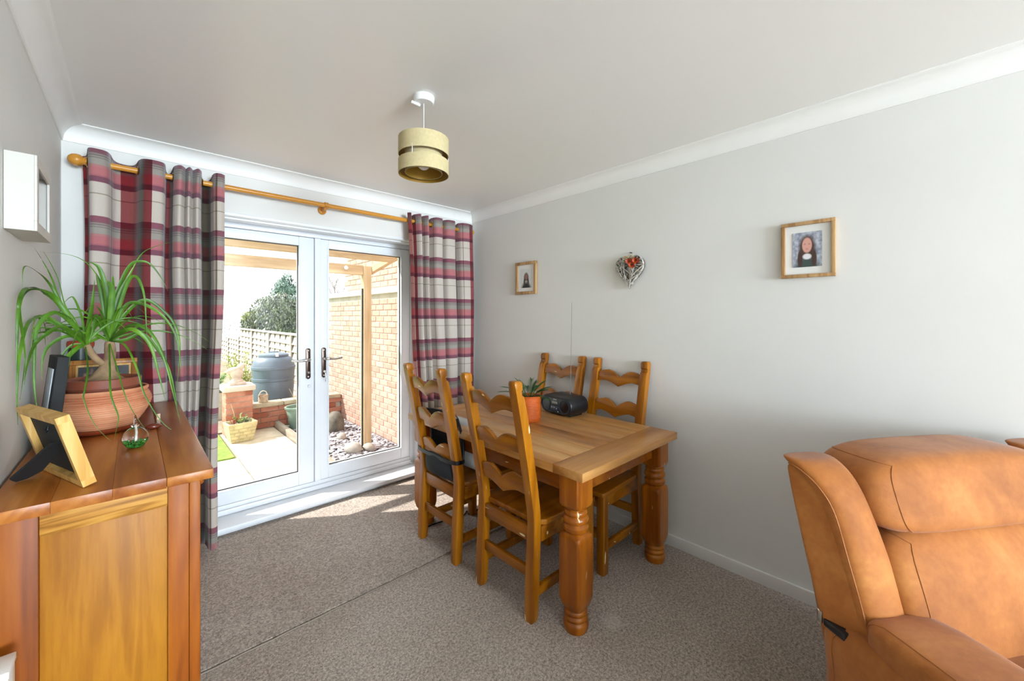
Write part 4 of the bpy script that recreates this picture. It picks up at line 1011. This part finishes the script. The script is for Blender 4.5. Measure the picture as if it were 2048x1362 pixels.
for s in (0, 1): MB().tube([Vector((AW-p.x, p.y, p.z)) if s else p for p in P], .002, 6).build('seam', STI, ac, 60)
for s in (0, 1):
    MB().box((.03 if not s else AW-.12, -.13, .505), (.12 if not s else AW-.03, -.065, .527), .004).build('dark_gap_block', M['black'], ac, 40)  # black block standing in for the shaded gap between wing and arm
    MB().box((.024 if not s else AW-.030, -.066, .51), (.030 if not s else AW-.024, -.05, .545), .002).build('hinge_plate', M['chrome'], ac, 40)
for x in (.08, AW-.08):
    for y in (-.8, -.02): MB().lathe([(.025, 0), (.028, .06)], 16, (x, y, 0)).build('foot', M['black'], ac, 50)
# ================================================================== GARDEN
G = -.13
rg = random.Random(21)
grass = plain('grass', '#7a9a3a', .9, var=.2, vs_=12, bump=.6, bscale=90)
tag(MB().box((-14, 3.42, -.40), (16, 60, -.19)).build('ground', grass), 'garden ground beyond the patio', 'ground', kind='structure')
lw = MB().box((-6, 5.225, -.19), (.80, 30, G+.012)).build('lawn', grass); tag(lw, 'strip of green lawn left of the patio', 'lawn', kind='structure')
tag(MB().box((.80, 6.5, -.19), (2.3, 30, G)).build('garden_bed', plain('garden_soil', '#8a7d66', .95, var=.2, bump=.5, bscale=40)), 'bare garden bed behind the low brick wall', 'ground', kind='structure')
slabm = (lambda m: (m.set(.85, 0, m.ramp(m.noise(m.coord('Object', (1, 1, 1), rnd=4), 7, 4), [(.3, '#bdb094'), (.7, '#d6cab0')])), m.bump(m.noise(m.coord(), 60, 3), .2, .004), m.m)[2])(NT('paving_slab'))
pa = MB().box((-3.2, 3.42, -.19), (1.43, 6.5, G-.02)).build('patio', plain('patio_joint', '#9a907c', .95)); tag(pa, 'cream slab patio outside the garden doors', 'patio', kind='structure')
sl = MB().box((-.296, -.296, -.02), (.296, .296, 0), .006, 2).mesh('paving_slab', 40); sl.materials.append(slabm)
for i in range(8):
    for j in range(5):
        x, y = 1.43-.30-.6*i, 3.42+.30+.6*j
        if x < .73 and y > 5.5 and x < .7: continue
        ob('paving_slab', sl, pa, (x, y, G+rg.uniform(-.003, .003)))
tim = wood('weathered_timber', ('#8a8274', '#a39a8a', '#b8b0a0'), 'Y', .8, .85, .6, 3, 0, 0)
for y0, y1 in ((3.46, 5.28), (5.30, 6.33)):
    tag(MB().box((-.03, -(y1-y0)/2, 0), (.03, (y1-y0)/2, .10), .008).build('timber_edging', tim, None, 40, (1.462, (y0+y1)/2, G-.02)), 'grey timber edging beam between slabs and slate, %s' % ('by the green pot' if y0 > 5 else 'nearer the doors'), 'edging')
gb = MB().box((1.492, 3.42, -.19), (2.34, 6.34, G-.02)).build('gravel_bed', plain('gravel_bed', '#8f8c8a', .95, var=.2)); tag(gb, 'bed under the slate chips along the brick wall', 'ground', kind='structure')
cm = MB()
for k in range(1500):
    x, y = rg.uniform(1.54, 2.29), rg.uniform(3.5, 6.28); s_ = rg.uniform(.018, .045)
    cm.ico((x, y, G-.012+rg.uniform(0, .018)), (s_, s_*rg.uniform(.55, .9), s_*rg.uniform(.25, .5)), 1, .22, rg.uniform(0, 6))
slate = (lambda m: (m.set(.7, 0, m.ramp(m.noise(m.coord('Object', (1, 1, 1)), 26, 1), [(.35, '#6d6a72'), (.55, '#a8a4a6'), (.75, '#cfcac6')])), m.m)[1])(NT('slate_chips'))
tag(cm.build('slate_chips', slate), 'loose grey and white slate chips along the brick wall', 'gravel', kind='stuff')
stone = plain('pale_rock', '#a9a298', .9, var=.15, vs_=9, bump=.5, bscale=20)
for (u, v, s_, lab) in ((706, 905, .10, 'rounded pale rock at the left of the pergola post foot'), (737, 900, .075, 'small white rock at the right of the pergola post foot'), (683, 878, .07, 'grey rock among the slate chips'), (661, 862, .16, 'dark mossy boulder against the brick wall')):
    p = at(u, v, 2, G); o = MB().ico((0, 0, s_*.45), (s_, s_*.8, s_*(.7 if s_ < .15 else 1.15)), 3, .03, u).build('rock', stone if s_ < .15 else plain('mossy_stone', '#6b675c', .95, var=.3, vs_=8), None, 180, (p.x + (.05 if s_ > .15 else 0), p.y, G)); tag(o, lab, 'rock')

# ------------------------------------------------------------------ brick walls
def brickmat(name, a, b, c):
    m = NT(name); oi = m.n('ShaderNodeObjectInfo'); r = m.ramp(oi.outputs['Random'], [(0, a), (.5, b), (1, c)])
    f = m.noise(m.coord('Object', (1, 1, 1), rnd=9), 14, 4); m.set(.9, 0, m.mix(.5, r, m.ramp(f, [(.3, '#c8b8ae'), (.7, '#ffffff')]), 'MULTIPLY')); m.bump(m.noise(m.coord(), 90, 3), .3, .004); return m.m
BW = brickmat('wall_brick', '#b98e7c', '#cba391', '#c09683'); BD = brickmat('pier_brick', '#a0604a', '#b3765e', '#c28a74'); MO = plain('mortar', '#b8b0a2', .95, var=.08, bump=.4, bscale=90)
def brick_mesh(l, w_, h_, mat):
    me = MB().box((-w_/2, -l/2, -h_/2), (w_/2, l/2, h_/2), .004, 1).mesh('brick', 30); me.materials.append(mat); return me
FB = .215; CB = .065; PB, PC = .225, .075
WX = 2.35
bw_ = MB().box((WX+.010, 3.42, -.19), (WX+.21, 7.02, 1.705)).build('garden_wall', MO); tag(bw_, 'sunlit brick boundary wall with white coping outside the doors', 'brick wall')
full = brick_mesh(FB, .10, CB, BW)
keep = []; rest = MB()
for j in range(24):
    z = G-.03 + PC*(j+.5)
    if z > 1.70: break
    y = 3.44 + (PB/2 if j % 2 else 0)
    while y + FB/2 < 7.02:
        keep.append((y, z)) if y > 4.15 else rest.box((WX, y-FB/2, z-CB/2), (WX+.10, y+FB/2, z+CB/2))
        y += PB
for y, z in keep: ob('brick', full, bw_, (WX+.05+rg.uniform(-.0015, .0015), y, z))
ro = rest.build('brick_run', plain('wall_brick_plain', '#c09683', .9, var=.1), bw_); ro['kind'] = 'stuff'
cpm = plain('white_coping', '#d9d6d0', .8, var=.04)
for i in range(6):
    MB().box((WX-.045, 3.44+.585*i, 1.705), (WX+.25, 3.44+.585*i+.58, 1.775), .006).build('coping_stone', cpm, bw_, 40)
bg_ = MB().box((WX+.040, 3.46, 1.78), (WX+.24, 6.30, 3.3)).build('brick_gable', MO); tag(bg_, 'upper brick gable rising above the white coping', 'brick wall')
for j in range(13):
    z = 1.80 + PC*(j+.5); y = 3.6 + (PB/2 if j % 2 else 0)
    while y + FB/2 < 6.31: ob('brick', full, bg_, (WX+.08, y, z)); y += PB
# pier and low wall
pr = thing('brick_pier', (.99, 6.27, G), 0, 'red brick pier with pale coping slab carrying the statue', 'pier')
MB().box((-.137, -.137, 0), (.137, .137, .575)).build('core', MO, pr)
bk1 = brick_mesh(.215, .0985, .065, BD); bk2 = brick_mesh(.0985, .0985, .065, BD)
for j in range(8):
    z = .004 + .0725*(j+.5); e = .146-.049
    for (x, y, me, rz) in ([(-.038, -e, bk1, 90), (.0965, -e, bk2, 0), (.0965, .04, bk1, 0), (-.0965, -.0, bk2, 0), (-.0965, .1, bk2, 0)] if j % 2 else [(.038, -e, bk1, 90), (-.0965, -e, bk2, 0), (-.0965, .04, bk1, 0), (.0965, .0, bk2, 0), (.0965, .1, bk2, 0)]):
        ob('brick', me, pr, (x, y, z), (0, 0, R(rz)))
MB().box((-.175, -.175, .58), (.175, .175, .65), .012).build('coping_slab', plain('pale_stone', '#c8beb0', .9, var=.08, bump=.4, bscale=40), pr, 40)
lwl = thing('low_wall', (1.72, 6.40, G), 0, 'low red brick garden wall with stone coping by the water butt', 'brick wall')
MB().box((-.57, -.035, 0), (.62, .055, .29)).build('core', MO, lwl)
for j in range(4):
    z = .004+.0725*(j+.5); x = -.57 + (.1075 if j % 2 == 0 else .0) + .0
    while x < .60:
        ob('brick', bk1, lwl, (x, -.006, z), (0, 0, R(90))); x += .225
for i in range(3): MB().box((-.565+.395*i, -.085, .292), (-.565+.395*i+.39, .09, .352), .010).build('coping_stone', plain('mossy_coping', '#b5aa90', .9, var=.15), lwl, 40)

# statue
stn = thing('stone_statue', (.985, 6.27, G+.65), 0, 'small pale stone bird statue on top of the brick pier', 'statue')
sm = plain('carved_stone', '#c4b4a2', .9, var=.12, vs_=12, bump=.4, bscale=50)
MB().box((-.09, -.08, 0), (.09, .08, .04), .008).build('plinth', sm, stn, 40)
b = MB(); b.lathe([(.001, .03), (.075, .035), (.07, .06), (.05, .075), (.001, .08)], 20)
b.sphere((0, 0, .14), .075, 16, 12, (1, .85, 1)); b.sphere((-.03, 0, .19), .06, 16, 12, (1.2, .8, .7)); b.sphere((.035, -.01, .225), .042, 14, 10); b.sphere((.062, -.02, .25), .028, 12, 8); b.sphere((-.075, 0, .17), .045, 12, 8, (1.4, .6, .5)); b.tube([(.07, -.02, .25), (.105, -.03, .245)], [.014, .004], 8)
o = b.build('figure', sm, stn); r_ = o.modifiers.new('fuse', 'REMESH'); r_.mode = 'VOXEL'; r_.voxel_size = .008; r_.use_smooth_shade = True
# trough planter
tp = thing('trough_planter', (.965, 5.93, G), R(6), 'tapered cream stone trough planter with block pattern', 'planter')
tm = plain('cream_stone', '#c9bb8e', .9, var=.12, vs_=10, bump=.5, bscale=50)
hb, ht, HT = (.112, .085), (.155, .125), .235
def tpt(x, y, z): k = z/HT; return (x*(hb[0]+(ht[0]-hb[0])*k), y*(hb[1]+(ht[1]-hb[1])*k), z)
MB().rings([[tpt(a, c_, 0) for a, c_ in ((-1, -1), (1, -1), (1, 1), (-1, 1))], [tpt(a, c_, HT) for a, c_ in ((-1, -1), (1, -1), (1, 1), (-1, 1))], [tpt(a*.86, c_*.84, HT) for a, c_ in ((-1, -1), (1, -1), (1, 1), (-1, 1))], [tpt(a*.84, c_*.82, HT*.8) for a, c_ in ((-1, -1), (1, -1), (1, 1), (-1, 1))]]).build('body', tm, tp)
for j in range(5):
    z0, z1 = HT*(j*.18+.01), HT*(j*.18+.17)
    cuts = [-1, -.34, .32, 1] if j % 2 else [-1, -.68, 0, .66, 1]
    for a, c_ in zip(cuts, cuts[1:]):
        for face in (0, 1):
            if face and (a, c_) not in (tuple(cuts[:2]), tuple(cuts[-2:])): continue
            a_, d_ = a+.025, c_-.025
            q = lambda s, z, o: Vector(tpt(s, -1, z)) + Vector((0, -o, 0)) if not face else Vector(tpt(1, s, z)) + Vector((o, 0, 0))
            if face: a_, d_ = (-.96, -.02) if a < -.5 else (.02, .96)
            m = MB(); m.verts([q(a_, z0, -.004), q(d_, z0, -.004), q(d_, z1, -.004), q(a_, z1, -.004), q(a_+.02, z0+.003, .007), q(d_-.02, z0+.003, .007), q(d_-.02, z1-.003, .007), q(a_+.02, z1-.003, .007)],
                              [(0, 1, 2, 3), (4, 5, 6, 7), (0, 1, 5, 4), (1, 2, 6, 5), (2, 3, 7, 6), (3, 0, 4, 7)]); m.build('block', tm, tp)
MB().box((-.122, -.095, HT*.78), (.122, .095, HT*.88)).build('soil', plain('trough_soil', '#7a6a54', .95), tp)
def sprig(parent, c, n_, h_, spread, mat, seed, lw_=.02):
    q = random.Random(seed); m = MB()
    for k in range(n_):
        a = q.uniform(0, 6.283); d = Vector((math.cos(a)*spread, math.sin(a)*spread, 1)); b0 = Vector(c)
        tip = b0 + d*h_*q.uniform(.5, 1)
        m.tube([b0, (b0+tip)/2 + Vector((0, 0, h_*.1)), tip], .0025, 4)
        for j in range(5):
            p = b0.lerp(tip, .3+.17*j); a2 = q.uniform(0, 6.283); dd = Vector((math.cos(a2), math.sin(a2), q.uniform(0, .8)))*lw_*1.6
            ribbon([p, p+dd*.5, p+dd], lw_, .15, mb=m)
    return m.build('foliage', mat, parent)
lf1 = plain('spring_leaf', '#8aa85a', .6, var=.25, vs_=30); lf2 = plain('sage_leaf', '#9aa886', .7, var=.2, vs_=30); lf3 = plain('red_leaf', '#a8523c', .6, var=.2)
sprig(tp, (-.07, 0, .19), 8, .13, .5, lf3, 1); sprig(tp, (0, 0, .19), 14, .13, .6, lf1, 2); sprig(tp, (.07, 0, .19), 10, .10, .6, lf2, 3)
MB().tube([(-.04, .02, .19), (-.06, .02, .34), (-.09, .03, .46)], .003, 6).build('cane', plain('cane', '#c8b48a', .7), tp)
# green glazed pot with dry hydrangea
p = at(583, 852, 2, G)
gp = thing('green_pot', (1.66, 6.06, G), 0, 'tall green glazed pot with dry flower heads', 'potted plant')
MB().lathe([(.001, 0), (.095, 0), (.10, .01), (.145, .24), (.15, .27), (.165, .275), (.17, .30), (.16, .305), (.145, .30), (.135, .26), (.001, .25)], 36).build('pot', plain('green_glaze', '#7d9484', .3, var=.08), gp, 50)
dry = plain('dry_petal', '#d8d0bc', .8, var=.2, vs_=40); q = random.Random(8)
m = MB(); heads = []
for k in range(7):
    a = q.uniform(0, 6.283); tip = Vector((math.cos(a)*.11, math.sin(a)*.11, .30+q.uniform(.14, .36))); m.tube([(0, 0, .25), tuple(tip*.6 + Vector((0, 0, .12))), tuple(tip)], .003, 5); heads.append(tip)
m.build('stems', plain('dry_stem', '#a89878', .8), gp)
for h_ in heads[:4]:
    m = MB()
    for k in range(46):
        d = Vector((q.gauss(0, 1), q.gauss(0, 1), q.gauss(0, 1))).normalized(); c_ = h_ + d*.045*q.uniform(.7, 1); sdv_ = d.cross(Vector((.3, .2, 1))).normalized()*.013; up_ = d.cross(sdv_).normalized()*.013
        m.verts([c_-sdv_, c_-up_, c_+sdv_, c_+up_], [(0, 1, 2, 3)])
    m.build('flower_head', dry, gp)
sprig(gp, (.05, -.03, .27), 10, .12, .6, plain('yellow_leaf', '#b8b04a', .6, var=.2), 4, .016)
# water butt
wbt = thing('water_butt', (1.585, 7.06, G), 0, 'large dark grey plastic water butt behind the low wall', 'water butt')
bm_ = plain('butt_plastic', '#5b6874', .45, var=.06)
MB().lathe([(.001, 0), (.23, 0), (.245, .05), (.275, .40), (.285, .55), (.282, .56), (.292, .565), (.292, .60), (.282, .605), (.29, .70), (.292, .735), (.30, .74), (.30, .775), (.29, .78), (.275, .85), (.235, .905), (.20, .925), (.001, .925)], 40).build('barrel', bm_, wbt, 35)
ld_ = MB().lathe([(.19, .925), (.205, .928), (.205, .955), (.18, .97), (.06, .985), (.001, .987)], 36).build('lid', bm_, wbt, 35)
MB().box((-.07, -.012, .975), (.07, .012, 1.0), .006).build('lid_handle', bm_, ld_, 40)
MB().box((-.02, -.215, .93), (.02, -.19, .985), .004).build('lid_clip', plain('white_clip', '#d6dade', .4), wbt, 40)
# small basket pot on the low wall
bs = thing('basket_pot', (1.305, 6.38, G+.352), 0, 'small pale basket pot with handle on the low wall', 'pot')
MB().lathe([(.001, 0), (.05, 0), (.056, .01)] + [(.058+.003*(k % 2), .015+.01*k) for k in range(9)] + [(.06, .108), (.052, .108), (.05, .03), (.001, .03)], 24).build('basket', plain('wicker_stone', '#b8a58c', .9, var=.15, vs_=40), bs, 50)
MB().tube([(.045*math.cos(a), 0, .105+.055*math.sin(a)) for a in [k/12*math.pi for k in range(13)]], .006, 8).build('handle', plain('pale_handle', '#d8cdb8', .8), bs, 60)
# green bowl planter left of the statue
bo = thing('bowl_planter', (.92, 7.4, G+.30), 0, 'shallow green bowl planter on a plinth behind the statue', 'planter')
MB().lathe([(.001, .10), (.06, .10), (.17, .20), (.175, .215), (.16, .215), (.05, .15), (.001, .15)], 32).build('bowl', plain('bowl_green', '#7d9070', .6), bo, 50)
MB().box((-.09, -.09, -.30), (.09, .09, .10), .01).build('plinth', sm, bo, 40); sprig(bo, (0, 0, .18), 26, .22, .7, lf1, 6, .03)
# shrub behind the butt
sh = thing('young_shrub', (1.30, 7.75, G), 0, 'pale yellow green shrub between statue and water butt', 'shrub')
for k in range(3): sprig(sh, (-.06+.06*k, 0, 0), 22, 1.0, .22, plain('lime_leaf', '#a8b060', .7, var=.2, vs_=20), 30+k, .045)

# ------------------------------------------------------------------ lap panel fence along the boundary
fm_ = plain('pale_fence', '#b9ad9c', .9, var=.06); fd = plain('fence_batten', '#4a4038', .95); FXX = 2.34
brd = MB(); brd.verts([(-.046, -.88, 0), (-.008, -.88, .165), (.0, -.88, .165), (-.034, -.88, 0), (-.046, .88, 0), (-.008, .88, .165), (.0, .88, .165), (-.034, .88, 0)], [(0, 1, 2, 3), (4, 7, 6, 5), (0, 4, 5, 1), (1, 5, 6, 2), (2, 6, 7, 3), (3, 7, 4, 0)])
brd = brd.mesh('fence_board'); brd.materials.append(fm_)
bt = MB().box((-.030, -.026, 0), (.02, .026, 1.22), .002, 1).mesh('batten'); bt.materials.append(fd)
eb = MB().box((-.040, -.03, 0), (.02, .03, 1.22), .003, 1).mesh('end_batten'); eb.materials.append(fd)
cpp = MB().box((-.060, -.90, 0), (.035, .90, .04), .006, 1).mesh('capping'); cpp.materials.append(fm_)
pst = MB().box((-.05, -.035, 0), (.05, .035, 1.26), .006, 1).mesh('post'); pst.materials.append(fm_)
gf_ = thing('garden_fence', (FXX, 7.95, -.20), 0, 'pale lap board garden fence running down the boundary', 'fence')
for k in range(6):
    y0 = 1.83*k; z0 = 0 if k < 5 else -.13
    for j in range(8): ob('fence_board', brd, gf_, (0, y0, z0+.03+.146*j))
    for y in (-.44, 0, .44): ob('batten', bt, gf_, (0, y0+y, z0+.02))
    for y in (-.86, .86): ob('end_batten', eb, gf_, (0, y0+y, z0+.02))
    ob('capping', cpp, gf_, (0, y0, z0+1.235)); ob('fence_post', pst, gf_, (0, y0+.95, z0))

# ------------------------------------------------------------------ pergola
pg_ = thing('pergola', (1.97, 4.55, G), 0, 'pale timber pergola outside the garden doors', 'pergola')
tw = wood('pergola_timber', ('#bda27c', '#cdb590', '#d9c4a2'), 'Z', .8, .8, .6, 3, 0, 0); twx = wood('pergola_beam', ('#b59a76', '#c6ad8a', '#d3bd9b'), 'X', .7, .8, .8, 3, 0, 0); twy = wood('pergola_rafter', ('#b59a76', '#c6ad8a', '#d3bd9b'), 'Y', .7, .8, .8, 3, 0, 0)
MB().box((-.045, -.045, 0), (.045, .045, 2.12), .004).build('post', tw, pg_); MB().box((-3.3, -.045, 0), (-3.21, .045, 2.12), .004).build('post', tw, pg_)
MB().box((-3.4, -.03, 2.015), (-.046, .03, 2.125), .004).build('beam', twx, pg_)
MB().box((-3.4, -.67, 2.105), (.02, -.60, 2.20), .004).build('purlin', twx, pg_)
MB().box((-3.4, -1.12, 2.19), (.10, -1.07, 2.33), .004).build('wall_plate', twx, pg_)
r_ = MB(); r_.verts([(.046, .06, 2.035), (.10, .06, 2.035), (.10, -1.08, 2.235), (.046, -1.08, 2.235), (.046, .06, 2.125), (.10, .06, 2.125), (.10, -1.08, 2.325), (.046, -1.08, 2.325)], [(0, 1, 2, 3), (4, 5, 6, 7), (0, 1, 5, 4), (1, 2, 6, 5), (2, 3, 7, 6), (3, 0, 4, 7)]); r_.build('rafter', twy, pg_)
MB().tube([(-.056, -.02, .02), (-.056, -.02, 1.0), (-.054, -.02, 1.86)], .009, 8).build('hose', M['black'], pg_, 60)
for x in (-1.98, -.25): MB().sphere((x, -.05, 2.08), .022, 12, 8).build('string_light', M['white'], pg_, 180)
MB().tube(spline([(-1.95, -.036, 2.05), (-1.9, -.04, 2.10), (-1.82, -.04, 2.05), (-1.7, -.036, 2.03)], 6), .003, 6).build('light_wire', M['black'], pg_, 60)

# ------------------------------------------------------------------ trees
def leaf_cloud(name, c, rad, n_, size, mat, parent, seed, low=-.6):
    q = random.Random(seed); m = MB()
    V, F = [], []
    for k in range(n_):
        d = Vector((q.gauss(0, 1), q.gauss(0, 1), q.gauss(0, 1))).normalized()
        if d.z < low: d.z = -d.z
        lump = 1 + .12*math.sin(d.x*5+seed)*math.sin(d.y*4+d.z*5)
        r = q.uniform(.62, 1.03)*lump; p = Vector((c[0]+d.x*rad[0]*r, c[1]+d.y*rad[1]*r, c[2]+d.z*rad[2]*r))
        n1 = (d + Vector((q.gauss(0, .6), q.gauss(0, .6), q.gauss(0, .6)))).normalized(); a = n1.cross(Vector((0, 0, 1))); a = a.normalized() if a.length > .01 else Vector((1, 0, 0)); b_ = n1.cross(a)
        s_ = size*q.uniform(.6, 1.3); i = len(V); V += [p-a*s_*.5, p-b_*s_, p+a*s_*.5, p+b_*s_]; F.append((i, i+1, i+2, i+3))
    me = bpy.data.meshes.new(name); me.from_pydata([tuple(v) for v in V], [], F); me.materials.append(mat); o = ob(name, me, parent); return o
def tree(name, px, Y, base, rad, cz, n_, size, mat, label, seed, cat='tree'):
    d = ray(px, 600); x = d.x/d.y*Y; t_ = thing(name, (x, Y, base), 0, label, cat)
    leaf_cloud('foliage', (0, 0, cz-base), rad, n_, size, mat, t_, seed)
    m = MB(); m.tube([(0, 0, 0), (.05, 0, (cz-base)*.5), (0, .03, cz-base)], [.12, .10, .05], 10)
    for k in range(7):
        a = k*.9; m.tube([(0, 0, (cz-base)*.5), (math.cos(a)*rad[0]*.4, math.sin(a)*rad[1]*.4, (cz-base)*.85), (math.cos(a)*rad[0]*.75, math.sin(a)*rad[1]*.75, cz-base+rad[2]*.3)], [.06, .035, .01], 6)
    m.build('trunk', plain('tree_bark', '#7a6a58', .95), t_, 60); return t_
evg = plain('evergreen_leaf', '#6a7550', .35, var=.5, vs_=3.5, spec=.8); con = plain('conifer_leaf', '#5f7d6a', .7, var=.3, vs_=3)
eb_ = tree('evergreen_bush', 552, 18.9, -.2, (1.0, 1.0, .95), 1.42, 6000, .055, evg, 'large rounded evergreen bush above the pale fence', 3)
leaf_cloud('foliage', (.85, -.3, 1.35), (.8, .8, .8), 3600, .055, evg, eb_, 31); leaf_cloud('foliage', (-.62, .2, .78), (.95, .75, .72), 3400, .055, evg, eb_, 32); leaf_cloud('foliage', (.15, -.4, .95), (1.0, .8, .6), 3000, .055, evg, eb_, 33)
tree('conifer', 570, 26, -.2, (.85, .85, 1.9), 1.9, 4500, .07, con, 'blue green conifer top behind the evergreen bush', 4)
tree('holly_bush', 500, 21.5, -.2, (.6, .5, .8), .9, 2600, .05, plain('pale_leaf', '#98a064', .5, var=.3, vs_=4), 'pale yellow green bush left of the evergreen', 9, 'shrub')
def bare(name, px, Y, base, hgt, n_, spread, label, seed, col='#5a5048'):
    d = ray(px, 600); x = d.x/d.y*Y; t_ = thing(name, (x, Y, base), 0, label, 'shrub'); q = random.Random(seed); m = MB()
    def br(p, d_, ln, r, lv):
        e = p + d_*ln; m.tube([p, (p+e)/2 + Vector((q.uniform(-.04, .04)*ln, q.uniform(-.04, .04)*ln, 0)), e], [r, r*.8, r*.6], 5)
        if lv:
            for k in range(3):
                dd = (d_ + Vector((q.gauss(0, spread), q.gauss(0, spread), q.uniform(-.1, .4)))).normalized(); br(p.lerp(e, q.uniform(.45, 1)), dd, ln*q.uniform(.5, .75), r*.6, lv-1)
    for k in range(n_):
        a = k*2.4; br(Vector((0, 0, 0)), Vector((math.cos(a)*spread*.5, math.sin(a)*spread*.5, 1)).normalized(), hgt*.45, .034, 4)
    m.build('branches', plain('twig_bark', col, .9, var=.2), t_); return t_
bare('bare_shrub', 450, 26, -.2, 2.0, 5, .55, 'leafless grey twiggy shrub behind the far fence', 2)
bare('bare_shrub', 474, 24, -.2, 1.8, 4, .55, 'leafless twiggy shrub beside the evergreen bush', 5)
bare('bare_tree', 668, 9.5, -.2, 2.6, 3, .35, 'thin bare tree beyond the brick wall', 6, '#a89a9a')
